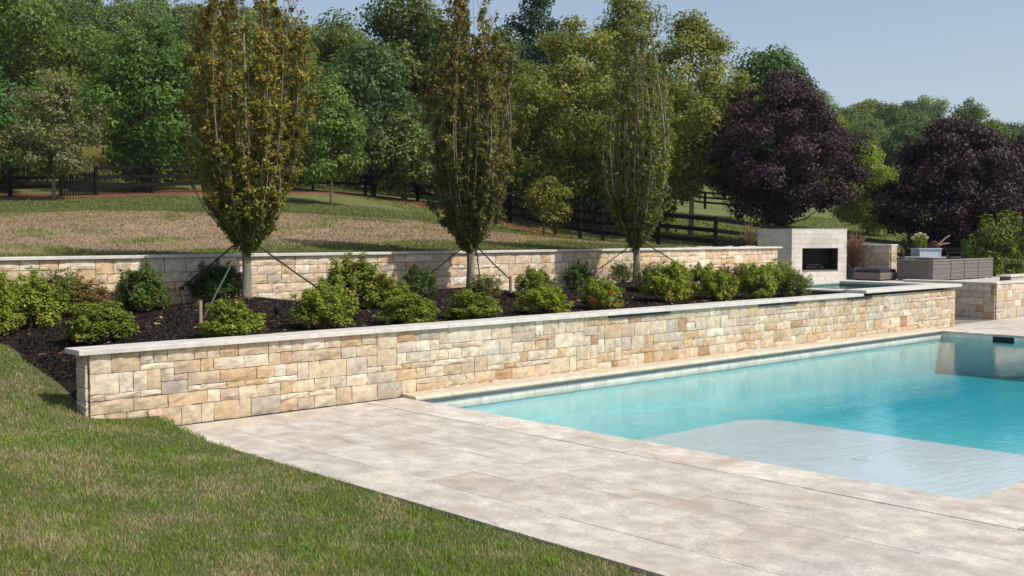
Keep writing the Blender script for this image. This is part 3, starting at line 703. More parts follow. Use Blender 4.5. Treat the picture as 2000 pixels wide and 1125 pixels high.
# spotlights
M_lamp=mat_plain('black_lamp_metal',(.012,.012,.014),.35,.4)
def spot(x,y,lab,lean):
    z=float(mulch_z(np.array([x]),np.array([y]))[0]); t=empty('garden_spotlight',(x,y,z)); tag(t,lab,'spotlight','garden spotlights in the mulch')
    mb=MB(); mb.tube([(0,0,-.05),(0,0,.09)],[.008,.016],8); mb.obj('spike',M_lamp,t,None,True)
    mb=MB(); mb.tube([(0,0,.085),(lean*.1,0,.11),(lean*.3,0,.13),(lean*.9,0,.235),(lean,0,.245)],[.014,.026,.036,.041,.034],12); mb.obj('lamp_head',M_lamp,t,None,True)
spot(8.6,14.45,'small black spotlight standing in the mulch right of the shrub below the nearest columnar tree',-.03)
spot(12.05,13.4,'small black spotlight between two shrubs right of the middle columnar tree',-.03)

# ------------------------------------------------------------------ shrubs
def shrub_meshes(seed,cols,w,spiky=.3,n=11000,leaf=.060,gap=0.0):
    """unit shrub: radius .5, height 1"""
    rng=np.random.default_rng(seed); nb=110
    P=[];Nn=[];st=MB(); Cc=[]
    for i in range(nb):
        a=rng.uniform(0,2*math.pi); el=rng.uniform(.0,1.0)**.8; ph=el*1.5
        L=rng.uniform(.72,1.06)*(1+spiky*(rng.random()<.38)*rng.uniform(.1,.65)*math.sin(ph)**.6)
        tip=np.array([.50*L*math.cos(a)*math.cos(ph)**.7 if math.cos(ph)>0 else 0,.50*L*math.sin(a)*max(math.cos(ph),0)**.7,.16+.74*L*math.sin(ph)])
        b0=np.array([.05*math.cos(a),.05*math.sin(a),0]); mid=b0*.4+tip*.6+np.array([0,0,-.06])
        if i%4==0: st.tube([tuple(b0),tuple(mid),tuple(tip)],[.012,.008,.003],4,(.20,.13,.09),False)
        m=n//nb; s=1-rng.random(m)**1.5*.62; base=np.outer(1-s,mid)+np.outer(s,tip); d=rng.normal(size=(m,3)); d/=np.linalg.norm(d,axis=1,keepdims=True)
        off=d*(rng.random(m)**.5)[:,None]*np.where(s>.85,.07,.12)[:,None]
        P.append(base+off); axis=(tip-mid)/np.linalg.norm(tip-mid); Nn.append(d*.6+axis*.8+np.array([0,0,.35])+rng.normal(0,.35,(m,3)))
        Cc.append(np.full(m,rng.uniform(.82,1.2)))
    P=np.concatenate(P); Nn=np.concatenate(Nn); C=pal(rng,len(P),cols,w)*np.concatenate(Cc)[:,None]
    P[:,2]=np.maximum(P[:,2],.03)
    old=P[:,2]<.35; C[old]*=np.array((1.05,.95,.9))
    return leaf_mesh('foliage',P,Nn,leaf,.5,C,M_leaf,rng,0),st.mesh('stems',M_bark)
G1=[(.20,.27,.030),(.27,.33,.040),(.12,.17,.022),(.36,.40,.075)]
SH={'fresh':[shrub_meshes(s,G1,[5,4,4,2],.6) for s in (201,202,203)],
    'yellow':[shrub_meshes(s,[(.27,.30,.035),(.22,.27,.035),(.34,.32,.06),(.14,.20,.028)],[4,4,2,2],.6) for s in (211,)],
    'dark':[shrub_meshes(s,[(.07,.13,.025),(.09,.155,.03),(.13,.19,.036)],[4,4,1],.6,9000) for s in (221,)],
    'sparse':[shrub_meshes(s,[(.14,.19,.04),(.20,.18,.05),(.10,.16,.03)],[4,2,3],.9,5000) for s in (231,)],
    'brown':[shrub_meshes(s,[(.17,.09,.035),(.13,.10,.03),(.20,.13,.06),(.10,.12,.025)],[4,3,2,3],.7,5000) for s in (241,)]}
RED=None
def shrub(px,by,wpx,hpx,kind,label,zb=.97,k=0,rz=None):
    # plan position from the survey bearing, on the bed surface
    D=(EYE-zb)*2125.0/(by-457.0); x,y=cxy(px,D)
    if y>17.35: 
        s_=17.35/y; x*=s_; y*=s_; D*=s_
    if y<12.95: s_=12.95/y; x*=s_; y*=s_; D*=s_
    z=float(mulch_z(np.array([x]),np.array([y]))[0])-.02
    w=wpx*D/2125*1.0; h=hpx*D/2125*.95
    fo,st=SH[kind][k%len(SH[kind])]
    root=empty('shrub',(x,y,z),random.uniform(0,6.28) if rz is None else rz); root.scale=(w*random.uniform(.88,1.1),w*random.uniform(.88,1.1),h*random.uniform(.82,.98)); tag(root,label,'shrub','rounded shrubs in the mulch bed')
    f=link('foliage',fo,root); link('stems',st,root)
    return root
shrub(192,652,132,98,'fresh','rounded shrub on open mulch, nearest to the lawn corner of the bed',k=0)
shrub(450,657,128,84,'fresh','dense round shrub just below the nearest columnar trunk, touching the front wall',k=1)
shrub(628,640,118,110,'fresh','leafy shrub at the front wall, right of the first black spotlight',k=2)
shrub(800,630,118,76,'fresh','broad shrub at the front wall between the leafy one and the middle columnar tree',k=0)
shrub(922,620,112,64,'fresh','low broad shrub right in front of the middle columnar trunk',k=1)
shrub(1060,611,104,68,'fresh','pale green shrub at the front wall right of the second spotlight',k=2)
r7=shrub(1172,600,96,66,'fresh','shrub with two clusters of red leaves above the first spillway slot',k=0)
shrub(1302,588,96,88,'fresh','tall shrub at the front wall right of the farthest columnar trunk',k=1)
shrub(1402,583,86,70,'fresh','shrub at the front wall where the strap of the farthest columnar tree comes down',k=2)
shrub(1482,580,76,78,'fresh','second shrub from the fireplace end in the front row',k=0)
shrub(1553,576,72,62,'sparse','open straggly shrub at the fireplace end of the front row',k=0)
shrub(-12,640,100,122,'fresh','green shrub cut by the left edge of the photo',1.0,k=1)
shrub(50,632,125,122,'fresh','big shrub beside the one at the left edge, in front of the back wall',1.0,k=2)
shrub(110,618,115,112,'sparse','shrub with bare stems low down, left of the browned one',1.0)
shrub(165,612,105,92,'brown','browned shrub with reddish dry leaves against the back wall',1.0)
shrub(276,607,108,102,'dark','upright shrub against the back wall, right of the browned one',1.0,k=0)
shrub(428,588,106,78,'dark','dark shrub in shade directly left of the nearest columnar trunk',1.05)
shrub(690,600,130,112,'yellow','tall yellowish shrub against the back wall, centre of the left cluster',1.0)
shrub(752,600,96,78,'yellow','yellowish shrub right of the tall yellowish one',1.0)
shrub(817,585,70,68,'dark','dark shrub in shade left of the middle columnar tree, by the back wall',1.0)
shrub(945,583,74,54,'sparse','small bronze tipped shrub just right of the middle columnar trunk',1.05)
shrub(1045,585,88,66,'yellow','shrub behind the pale green one, right of the pale stake',1.0)
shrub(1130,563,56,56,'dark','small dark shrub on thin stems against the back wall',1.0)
shrub(1214,560,52,58,'sparse','small open shrub on bare stems just left of the farthest columnar trunk',1.0)
shrub(1268,572,62,68,'sparse','shrub immediately right of the farthest columnar trunk',1.0)
shrub(1322,572,70,66,'yellow','bright shrub in the back row, second right of the farthest columnar trunk',1.0)
shrub(1372,566,72,62,'fresh','shrub in the back row with the dark strap crossing it',1.0,k=0)
shrub(1418,566,66,62,'brown','bronze tinged shrub in the back row near the spa',1.0)
shrub(1462,565,74,66,'fresh','shrub in the back row behind the second from the fireplace',1.0,k=1)
shrub(1512,564,78,62,'fresh','last shrub of the back row, in front of the wall end',1.0,k=2)
# the red leaf clusters are new growth on one shrub
rng=np.random.default_rng(9)
P=np.concatenate([rng.normal(0,.05,(70,3))+np.array(c) for c in ((-.13,-.42,.62),(-.46,-.20,.36))])
me=leaf_mesh('red_leaves',P,rng.normal(size=(140,3))+np.array([-.5,-.6,.5]),.045,.5,pal(rng,140,[(.30,.035,.02),(.38,.07,.03)]),M_leaf,rng)
r7.rotation_euler=(0,0,0); o=link('red_leaves',me,r7); o['label']='clusters of red leaves'

# mulch chips and fallen leaves
def scatter_tris(name,x,y,z,L,W,cols,mat,rng,tilt=.5,lift=.01):
    n=len(x); P=np.stack([x,y,z+lift],1); Nn=rng.normal(0,tilt,(n,3)); Nn[:,2]+=1
    Nn/=np.linalg.norm(Nn,axis=1,keepdims=True); t=rng.normal(size=(n,3)); a=t-(t*Nn).sum(1,keepdims=True)*Nn; a/=np.linalg.norm(a,axis=1,keepdims=True); b=np.cross(Nn,a)
    L=(L*rng.uniform(.5,1.5,n))[:,None]; W=L*W
    V=np.stack([P-a*L/2-b*W/2,P+a*L/2-b*W/3,P+a*L/2+b*W/2,P-a*L/2+b*W/3],1).reshape(-1,3)
    return link(name,mesh_np(name,V,np.arange(4*n).reshape(n,4),mat,np.repeat(cols,4,0)))
rng=np.random.default_rng(31); n=90000
x=4.7+17.2*rng.random(n)**1.5; y=rng.uniform(12.66,17.75,n); k=mulch_in(x,y)&~((x<5.0)&(y<12.8)); x,y=x[k],y[k]
o=scatter_tris('mulch_chips',x,y,mulch_z(x,y),.045,.28,pal(rng,len(x),[(.018,.013,.010),(.034,.024,.019),(.055,.038,.028),(.10,.07,.05)],[5,5,3,1]),M_mulch,rng,.45,.008)
tag(o,'dark shredded bark mulch','mulch',kind='stuff')
n=420; x=5+16.5*rng.random(n)**1.3; y=rng.uniform(12.75,17.6,n)
o=scatter_tris('fallen_leaves',x,y,mulch_z(x,y),.06,.6,pal(rng,n,[(.30,.14,.06),(.35,.22,.10),(.22,.09,.05),(.4,.32,.16)]),M_leaf,rng,.3,.022)
tag(o,'dry tan fallen leaves scattered on the mulch','leaves',kind='stuff')

# ------------------------------------------------------------------ grass
def blades(name,x,y,z,h,wd,cols,rng,bend=.5,label='',seg=True):
    n=len(x); a=rng.uniform(0,2*math.pi,n); dx,dy=np.cos(a),np.sin(a); b=rng.uniform(0,2*math.pi,n); bx,by=np.cos(b),np.sin(b)
    h=h*rng.uniform(.55,1.35,n); l=bend*rng.random(n)**.7*h
    B=np.stack([x,y,z-.01],1); W=np.stack([dx*wd/2,dy*wd/2,np.zeros(n)],1)
    M=B+np.stack([bx*l*.3,by*l*.3,h*.55],1); T=B+np.stack([bx*l,by*l,h*(1-.25*(l/h)**2)],1)
    V=np.stack([B-W,B+W,M+W*.75,M-W*.75,T],1).reshape(-1,3); i=np.arange(n)*5
    F4=np.stack([i,i+1,i+2,i+3],1); F3=np.stack([i+3,i+2,i+4],1)
    o=link(name,mesh_np(name,V,[F3,F4],M_blade,np.repeat(cols,5,0))); tag(o,label,'grass',kind='stuff'); return o
rng=np.random.default_rng(51)
def turf(x,y,rng,base):
    n=fbm(x*.9,y*.9,41); n2=fbm(x*3,y*3,43); n3=fbm(x*.35,y*.35,47,2)
    d=(n-.5)*1.1+(n2-.5)*1.6+.22+(n3-.5)*.3+base; r_=rng.random(len(x))
    g=pal(rng,len(x),[(.21,.275,.055),(.17,.24,.05),(.28,.32,.08),(.12,.185,.05)],[4,4,2,3]); s=pal(rng,len(x),[(.47,.40,.23),(.38,.31,.17),(.55,.47,.30),(.32,.23,.14)],[3,3,2,2])
    k=(r_<np.clip(d,.06,.9)); g[k]=s[k]; return g
# near lawn: density falls with distance from the eye
bx=[];by=[]
for (d0,d1,dens) in ((5.3,8,6200),(8,11,4200),(11,17,2600)):
    area=(5.72+3.5)*(17); n=int(area*dens); x=rng.uniform(-3.5,5.72,n); y=rng.uniform(1.5,17.6,n); dd=depth(x,y); lat=(x*math.sin(R(47.05))-y*math.cos(R(47.05)))/dd
    k=(dd>d0)&(dd<=d1)&(np.abs(lat)<.50)&~(mulch_in(x-.16,y)&(y>12.35))
    k&=~((x>4.85)&(y>12.2)); k&=(x<5.705+.03*np.sin(y*2.3)+.02*np.sin(y*9)+.025*rng.normal(size=len(x)))
    bx.append(x[k]); by.append(y[k])
x=np.concatenate(bx); y=np.concatenate(by)
hh=.034+.022*fbm(x*1.2,y*1.2,77)+np.where(x<3,.012,0)
blades('grass',x,y,LAWN(x,y),hh,.0055*np.clip(depth(x,y)/8,.8,1.8),turf(x,y,rng,0),rng,.8,'cut lawn grass, green with straw-coloured dry blades')
# a few broad-leaved weeds standing proud in the lawn
m=60; cx=rng.uniform(-.5,5.4,m); cy=rng.uniform(3.5,11.8,m); k_=rng.integers(0,m,2600); x=cx[k_]+rng.normal(0,.035,2600); y=cy[k_]+rng.normal(0,.035,2600); k=(x<5.62)
x,y=x[k],y[k]; blades('taller_tufts',x,y,LAWN(x,y),np.full(len(x),.085),.006,pal(rng,len(x),[(.20,.34,.05),(.26,.38,.07),(.14,.25,.05)]),rng,.9,'small taller tufts of lime green grass in the lawn')
n=28; x=rng.uniform(-1,5.5,n); y=rng.uniform(3,12,n)
o=scatter_tris('dry_leaves',x,y,LAWN(x,y),.035,.6,pal(rng,n,[(.33,.15,.07),(.25,.11,.06),(.4,.28,.14)]),M_leaf,rng,.4,.045); tag(o,'dry russet leaves fallen on the near lawn','leaves',kind='stuff')
# upper lawn grass
n=210000; x=rng.uniform(2,32,n); y=18.12+30*rng.random(n)**1.5; dd=depth(x,y); fd=fdist(x,y)
k=(dd<47)&(fd>1.3)&((x<27.2)|(y>21)); x,y=x[k],y[k]; c=upper_col(x,y)*rng.uniform(.7,1.4,(len(x),1))
tuft=np.clip((fbm(x*.9,y*.9,33,4)-.66)*9,0,1)
blades('upper_grass',x,y,hill_z(x,y),.05+.05*tuft+.04*np.clip(1-(y-18)/.8,0,1),.022*np.clip(depth(x,y)/25,.7,2),c,rng,.9,'thin sun-scorched grass of the upper lawn')
n=60000; x=rng.uniform(29,75,n); y=rng.uniform(18.6,42,n); dd=depth(x,y); k=(fdist(x,y)>.3)&(dd<75)&((x+y)>52); x,y=x[k],y[k]
blades('meadow_grass',x,y,HILL(x,y),.09,.05,upper_col(x,y)*rng.uniform(.8,1.5,(len(x),1))*np.array((1.0,1.15,.9)),rng,.9,'bright green meadow grass beyond the black fence')
# tall pale field grass behind the gate
n=16000; px=rng.uniform(110,240,n); D=rng.uniform(54,72,n); a=R(47.05)-np.arctan((px-1000)/2125); r_=D/np.cos(np.arctan((px-1000)/2125)); x=r_*np.cos(a); y=r_*np.sin(a)
blades('field_grass',x,y,HILL(x,y),.55,.07,pal(rng,n,[(.30,.27,.08),(.24,.24,.06),(.36,.30,.13)]),rng,.6,'tall yellow field grass behind the gate')

# ------------------------------------------------------------------ fences
def fence_run(name,label,pts,tops,H=1.32,step=2.45,post=.13,board=.145,nrails=3,skip=None,wire=True,gh=None):
    root=empty(name,(pts[0][0],pts[0][1],0)); tag(root,label,'fence'); ox,oy=pts[0]
    P=np.array(pts); seg=np.hypot(*(P[1:]-P[:-1]).T); cum=np.concatenate([[0],np.cumsum(seg)]); L=cum[-1]; n=int(round(L/step))
    s=np.linspace(0,L,n+1); X=np.interp(s,cum,P[:,0]); Y=np.interp(s,cum,P[:,1]); T=np.interp(s,cum,tops)
    for i in range(n+1):
        mb=MB(); x_,y_,t_=X[i]-ox,Y[i]-oy,T[i]; j=max(0,min(i,n-1)); a=math.atan2(Y[j+1]-Y[j],X[j+1]-X[j])
        mb.box((-post/2,-post/2,t_-H-.35),(post/2,post/2,t_+.03),None,.012); o=mb.obj('post',M_black,root,(x_,y_,0)); o.rotation_euler=(0,0,a+random.gauss(0,.03))
    wm=MB()
    for i in range(n):
        if skip and skip(X[i],Y[i],X[i+1],Y[i+1]): continue
        d=np.array((X[i+1]-X[i],Y[i+1]-Y[i])); d/=np.hypot(*d); nx,ny=d[1]*.085,-d[0]*.085
        for r_ in range(nrails):
            off=.07+r_*(H-.25)/nrails*1.08
            mb=MB(); mb.bar((X[i]-ox+nx,Y[i]-oy+ny,T[i]-off),(X[i+1]-ox+nx,Y[i+1]-oy+ny,T[i+1]-off),board,.035); mb.obj('rail',M_black,root)
        if wire:
            for k in range(9):
                f=0; zo=.12+k*(H-.2)/9
                wm.bar((X[i]-ox-nx*.5,Y[i]-oy-ny*.5,T[i]-zo),(X[i+1]-ox-nx*.5,Y[i+1]-oy-ny*.5,T[i+1]-zo),.004,.004)
            m=24
            for k in range(m):
                f=k/m; xa=X[i]+(X[i+1]-X[i])*f-ox-nx*.5; ya=Y[i]+(Y[i+1]-Y[i])*f-oy-ny*.5; za=T[i]+(T[i+1]-T[i])*f
                wm.bar((xa,ya,za-.1),(xa,ya,za-H+.05),.004,.004)
    if wm.n: tag(wm.obj('wire_mesh',M_black,root),kind='stuff')
    return root
fence_run('post_and_rail_fence','black three rail fence with wire mesh left of the picket gate',FENCE[:3],FTOP[:3])
fence_run('post_and_rail_fence','long black board fence with wire mesh from the gate round behind the fireplace',FENCE[3:],FTOP[3:])
f2=[cxy(p,D) for p,D in ((1230,92),(1330,84),(1400,80),(1500,80),(1600,84))]
fence_run('post_and_rail_fence','far dark board fence crossing the meadow beyond the purple tree',f2,[gz(*p)+1.25 for p in f2],1.25,2.9,.16,.15,3,None,False)
# gate
(gx0,gy0),(gx1,gy1)=FENCE[2],FENCE[3]; ga=math.atan2(gy1-gy0,gx1-gx0); gl=math.hypot(gx1-gx0,gy1-gy0); gzz=FTOP[2]-1.33
t=empty('picket_gate',(gx0,gy0,gzz),ga); tag(t,'black picket gate at the fence below the wood on the left','gate')
for k in range(11):
    u=.14+k*(gl-.28)/10; hh_=1.15+.05*math.sin(k*.9); mb=MB(); mb.box((u-.045,-.012,.06),(u+.045,.012,hh_)); mb.obj('picket',M_black,t)
for z_ in (.28,.95):
    mb=MB(); mb.box((.05,.014,z_),(gl-.05,.05,z_+.11)); mb.obj('cross_rail',M_black,t)
mb=MB(); mb.bar((.1,.03,.35),(gl-.1,.03,.98),.1,.03); mb.obj('brace',M_black,t)
M_hinge=mat_plain('grey_hinge',(.12,.13,.15),.5,.5)
for z_ in (.32,1.0):
    mb=MB(); mb.box((.0,-.02,z_),(.3,-.013,z_+.035)); mb.obj('hinge',M_hinge,t)

# ------------------------------------------------------------------ trees of the middle distance
GR=[(.135,.200,.030),(.200,.275,.045),(.090,.140,.024)]; DK=[(.088,.138,.028),(.120,.175,.036),(.060,.098,.021)]; BL=[(.115,.175,.052),(.165,.230,.080),(.080,.130,.038)]
LT=[(.175,.250,.040),(.220,.300,.055),(.130,.200,.035)]; OL=[(.165,.205,.028),(.205,.235,.040),(.115,.155,.025),(.270,.255,.045)]; GY=[(.140,.155,.070),(.110,.125,.055),(.170,.180,.085)]
PU=[(.040,.017,.025),(.058,.026,.036),(.026,.011,.016),(.098,.052,.066)]
def mid(name,label,cat,px,D,ytop,ybot,wpx,n,leaf,cols,yb=None,**k):
    x,y=cxy(px,D); z=gz(x,y)-.05; m=D/2125; top=EYE+(457-ytop)*m; bot=EYE+(457-ybot)*m; h=top-z
    return build_tree(name,label,cat,(x,y,z),h,wpx*m/2*1.05,n,leaf,cols,base=max(.05,(bot-z)/h),**k)
g='trees along the fence below the wood'
mid('maple_tree','big spreading green tree at the upper left corner',  'tree',25,56,-20,335,350,26000,.26,GR,ncl=120,cr=1.15,trunk=.17,seed=301,group=g,wide=.5)
mid('maple_tree','bushy green tree cut by the left edge, leaves low beside the fence','tree',-45,47,120,372,190,12000,.2,[(.07,.14,.03),(.09,.18,.04)],ncl=60,cr=.8,seed=302,group=g)
mid('young_tree','young tree with a red-brown trunk foot, left of the slim olive one','tree',58,50,170,330,120,8000,.18,GR,ncl=50,cr=.6,trunk=.13,seed=303,group=g,bark=(.16,.10,.07))
mid('slim_tree','slim grey-olive tree with sparse crown and pale straight trunk in front of the gate','tree',107,44,130,345,175,11000,.15,GY,ncl=75,cr=.55,trunk=.075,seed=304,group=g,bark=(.24,.21,.18),lump=.4,limbs=24,shell=.35)
mid('linden_tree','dense pointed green tree right of the gate','tree',300,50,48,343,205,26000,.19,[(.085,.165,.024),(.115,.21,.034),(.06,.12,.02)],ncl=110,cr=.85,trunk=.12,seed=305,group=g,wide=.38,p=.7,bark=(.2,.17,.14))
mid('leafy_tree','lighter green tree half hidden behind the nearest columnar tree','tree',440,60,40,360,190,18000,.24,LT,ncl=90,cr=1.0,seed=306,group=g)
mid('leafy_tree','small bright green tree with bare pale trunk between two columnar trees','tree',648,46,158,355,118,11000,.16,LT,ncl=60,cr=.6,trunk=.07,seed=307,group=g,bark=(.30,.26,.22),wide=.35)
mid('leafy_tree','blue-green tree above the fence left of the middle columnar tree','tree',730,53,95,345,170,20000,.22,BL,ncl=90,cr=.9,trunk=.11,seed=308,group=g)
mid('leafy_tree','tall dark tree rising into the sky left of the middle columnar tree','tree',800,64,-25,340,190,24000,.28,DK,ncl=110,cr=1.2,trunk=.16,seed=309,group=g,wide=.5)
mid('leafy_tree','pale blue-green tree low beside the middle columnar tree','tree',790,52,225,365,130,12000,.21,BL,ncl=60,cr=.7,seed=310,group=g)
mid('leafy_tree','dark tree in the wood behind the small bright tree','tree',665,74,60,330,150,14000,.3,DK,ncl=70,cr=1.2,seed=311,group=g)
mid('leafy_tree','mid green tree behind the nearest columnar tree, right of the lighter one','tree',560,66,70,350,170,16000,.27,GR,ncl=80,cr=1.1,seed=312,group=g)
mid('pine_tree','dark narrow treetop against the sky between the two columnar trees','tree',1050,76,-45,300,110,12000,.3,[(.025,.06,.03),(.035,.075,.035)],ncl=55,cr=1.0,seed=313,group=g,lump=.5)
mid('leafy_tree','dark shaded tree right behind the middle columnar tree','tree',975,58,60,430,170,22000,.25,DK,ncl=100,cr=1.0,seed=314,group=g)
mid('sweetgum_tree','large yellow-olive tree between the middle and the farthest columnar trees','tree',1125,52,45,425,270,32000,.19,OL,ncl=150,cr=.85,trunk=.15,seed=315,group=g,wide=.5,lump=.4,bark=(.06,.05,.04))
mid('sweetgum_tree','yellow-olive tree behind the farthest columnar tree, airy at the top','tree',1225,58,-20,400,200,22000,.2,OL,ncl=110,cr=.9,trunk=.14,seed=316,group=g,wide=.45,lump=.5)
mid('sweetgum_tree','yellow-green tree left of the purple tree, with a pale trunk','tree',1348,50,45,385,225,28000,.18,OL,ncl=130,cr=.8,trunk=.12,seed=317,group=g,wide=.5,lump=.35,bark=(.3,.25,.2))
mid('leafy_tree','green tree showing above the purple tree nearest the fireplace','tree',1500,66,102,300,150,15000,.27,[(.10,.19,.04),(.08,.15,.03)],ncl=70,cr=1.1,seed=318,group=g)
mid('young_tree','thin young tree with drooping yellow leaves at the lawn edge by the fence','tree',1062,45,345,428,100,2300,.15,[(.15,.16,.025),(.19,.18,.03),(.10,.13,.025)],ncl=30,cr=.45,trunk=.05,seed=319,group=g,lump=.6,bark=(.2,.16,.13))
mid('leafy_tree','dark low tree in shade behind the fence between the columnar trees','tree',1180,56,250,440,170,15000,.24,DK,ncl=70,cr=.9,seed=320,group=g)
mid('plum_tree','purple leaved plum tree behind the fireplace','tree',1518,48,150,432,272,46000,.15,PU,ncl=230,cr=.62,trunk=.13,seed=321,group='purple plum trees',wide=.42,p=.62,lump=.16,bark=(.05,.04,.035),fork=.12,limbs=40,shell=.45,width=.6)
mid('plum_tree','purple leaved plum tree above the table with flowers','tree',1862,42,238,500,255,44000,.14,PU,ncl=220,cr=.58,trunk=.15,seed=322,group='purple plum trees',wide=.42,p=.62,lump=.2,bark=(.05,.04,.035),fork=.1,limbs=40,shell=.45,width=.6)
mid('plum_tree','purple leaved plum tree cut by the right edge of the photo','tree',2020,48,270,480,210,26000,.16,PU,ncl=130,cr=.7,trunk=.12,seed=323,group='purple plum trees',wide=.45,p=.62,bark=(.05,.04,.035),width=.6)
mid('willow_shrub','feathery yellow-green bush between the two purple trees','shrub',1693,62,285,448,118,18000,.26,[(.19,.28,.04),(.25,.33,.055),(.14,.21,.035)],ncl=80,cr=.7,trunk=.06,seed=324,wide=.35,p=.6,width=.22,droop=.8)
x,y=37.0,15.5
build_tree('laurel_shrub','big glossy laurel shrub with upright shoots right of the wicker sofa','shrub',(x,y,.70),2.15,1.25,3600,.24,[(.14,.20,.03),(.10,.16,.025),(.20,.25,.05),(.06,.11,.02)],base=.05,wide=.4,p=.5,ncl=80,cr=.2,trunk=.03,seed=325,flat=1.5,droop=-1.2,width=.3)
# understory behind the fence
rng=np.random.default_rng(61)
def understory(name,label,rngs,n,cols,leaf=.3,hz=(0.2,3.2)):
    P=[]
    for px0,px1,D0,D1,f in rngs:
        m=int(n*f); px=rng.uniform(px0,px1,m); D=rng.uniform(D0,D1,m); a=R(47.05)-np.arctan((px-1000)/2125); r_=D/np.cos(np.arctan((px-1000)/2125)); x=r_*np.cos(a); y=r_*np.sin(a)
        hmax=hz[1]*(.35+1.1*fbm(x*.35,y*.35,71)); P.append(np.stack([x,y,HILL(x,y)+hz[0]+hmax*rng.random(m)**.8],1))
    P=np.concatenate(P); Nn=rng.normal(size=P.shape); Nn[:,2]+=.4; C=pal(rng,len(P),cols)*(.7+.7*fbm(P[:,0]*.6,P[:,1]*.6,72)[:,None])
    tag(link(name,leaf_mesh(name,P,Nn,leaf,.6,C,M_leaf,rng)),label,'undergrowth',kind='stuff')
understory('undergrowth','dark woodland undergrowth behind the black fence',[(-150,112,50,56,.16),(215,620,54,60,.32),(600,960,58,70,.26),(930,1320,50,60,.26)],34000,DK,.26)

# ------------------------------------------------------------------ the wooded hill, tree by tree
var=[]
for s,(cols,wd,hh_) in enumerate(((DK,.5,1),([(.115,.170,.036),(.150,.208,.048),(.085,.132,.028)],.42,1),([(.11,.165,.048),(.14,.20,.058)],.5,1),([(.065,.11,.036),(.08,.13,.042)],.3,1),([(.16,.22,.05),(.18,.25,.06)],.5,1))):
    rg=np.random.default_rng(400+s)
    P,Nn,C,CC=crown_cloud(rg,13000,lambda t_:5.0*egg(t_,wd,.6),3.0,14.0,60,1.7,cols,None,.55,.7,.35,s*3,.7)
    mb=MB(); tree_trunk(mb,rg,12,.25,CC,8,(.10,.085,.07),.3)
    lm=leaf_mesh('crown',P,Nn,.42,.6,C,M_leaf_far,rg,.2); lm.materials.append(M_bark)
    # trunk joined into the same mesh: too small in the photo to show parts
    Vt=np.concatenate(mb.V); Vl=np.zeros(len(lm.vertices)*3,np.float32); lm.vertices.foreach_get('co',Vl); Vl=Vl.reshape(-1,3)
    Cl=np.concatenate([np.repeat(C,4,0),np.concatenate(mb.C)]); F4=np.concatenate([np.arange(len(Vl)).reshape(-1,4),np.array(mb.F[4])+len(Vl)])
    var.append(mesh_np('hillside_tree',np.concatenate([Vl,Vt]),[np.array(mb.F[3])+len(Vl),F4],M_leaf_far,Cl))
rng=np.random.default_rng(77); placed=[]; cnt=0
def wood(px0,px1,D0,D1,step,group,label,smin=.8,smax=1.15,weights=None,zmax=None):
    global cnt
    D=D0
    while D<D1:
        dp=step/ D*2125; px=px0+rng.uniform(0,dp)
        while px<px1:
            p2=px+rng.normal(0,dp*.22); d2=D+rng.normal(0,step*.25); x,y=cxy(p2,d2); z=gz(x,y)
            k=rng.choice(5,p=weights or [.3,.28,.2,.12,.1]); s=(smin+(smax-smin)*(D-D0)/(D1-D0))*rng.uniform(.85,1.12)
            o=link('hillside_tree',var[k],None,(x,y,z-.8)); o.rotation_euler=(0,0,rng.uniform(0,6.28)); o.scale=(s*rng.uniform(.85,1.15),s*rng.uniform(.85,1.15),s*rng.uniform(.85,1.12))
            row=('lowest','lower','middle','upper','topmost')[min(4,int(5*(D-D0)/(D1-D0)))]
            tag(o,label%(('dark','mid green','soft green','narrow dark','pale light green')[k],row),'tree',group); cnt+=1; px+=dp
        D+=step*.95
wood(-120,920,82,168,8.0,'trees of the wood on the left hill','%s tree in the %s row of the wood on the left hill',.62,.98)
wood(920,1420,88,150,10,'trees of the wood behind the columnar trees','%s tree in the %s row of the wood seen between the columnar trees',.6,.9)
wood(1430,2130,118,215,8.6,'trees of the wood on the right hill','hazy %s tree in the %s row of the wood on the right hill',.55,1.0,[.22,.28,.26,.12,.12])
print('hill trees',cnt)

# ------------------------------------------------------------------ fountain grasses, pots, rocks
def fountain(parent,n,h,rng,cols,plume=True,spread=.5,base=(0,0,0),name='grass_blades'):
    V=[];F=[];C=[]
    mb=MB()
    for i in range(n):
        a=rng.uniform(0,6.28); l=h*rng.uniform(.6,1.1); s=spread*rng.random()*l; c=tuple(np.array(cols[rng.integers(len(cols))])*rng.uniform(.7,1.3)); w=.007
        pts=[(base[0]+math.cos(a)*(s*t_**1.8+.03),base[1]+math.sin(a)*(s*t_**1.8+.03),base[2]+l*(t_-.22*t_**3*(s/l)*2)) for t_ in (0,.35,.7,1)]
        mb.tube(pts,[w*.8,w*.7,w*.6,w*.2],3,c,False)
        if plume and i%5==0:
            e=pts[-1]; d=Vector(pts[-1])-Vector(pts[-2]); d.normalize()
            mb.tube([Vector(e)-d*.02,Vector(e)+d*.05,Vector(e)+d*.12,Vector(e)+d*.19],[.003,.012,.011,.003],5,tuple(np.array((.38,.22,.15))*rng.uniform(.8,1.2)),False)
    return mb.obj(name,M_leaf,parent)
rng=np.random.default_rng(88)
for (x,y,h,lab) in ((26.75,18.55,.66,'pink plumed fountain grass against the shaded side of the fireplace'),):
    t=empty('fountain_grass',(x,y,1.84)); tag(t,lab,'grass plant'); fountain(t,120,h,rng,[(.22,.13,.08),(.30,.17,.12),(.12,.12,.04)],True,.75)
x,y=cxy(1668,33.6)
t=empty('tall_pot',(x,y,.90),R(-10)); tag(t,'tall square grey pot at the right foot of the fireplace','pot')
M_pot=mat_plain('grey_zinc',(.11,.12,.14),.5,.2); mb=MB()
b0,b1=.14,.17
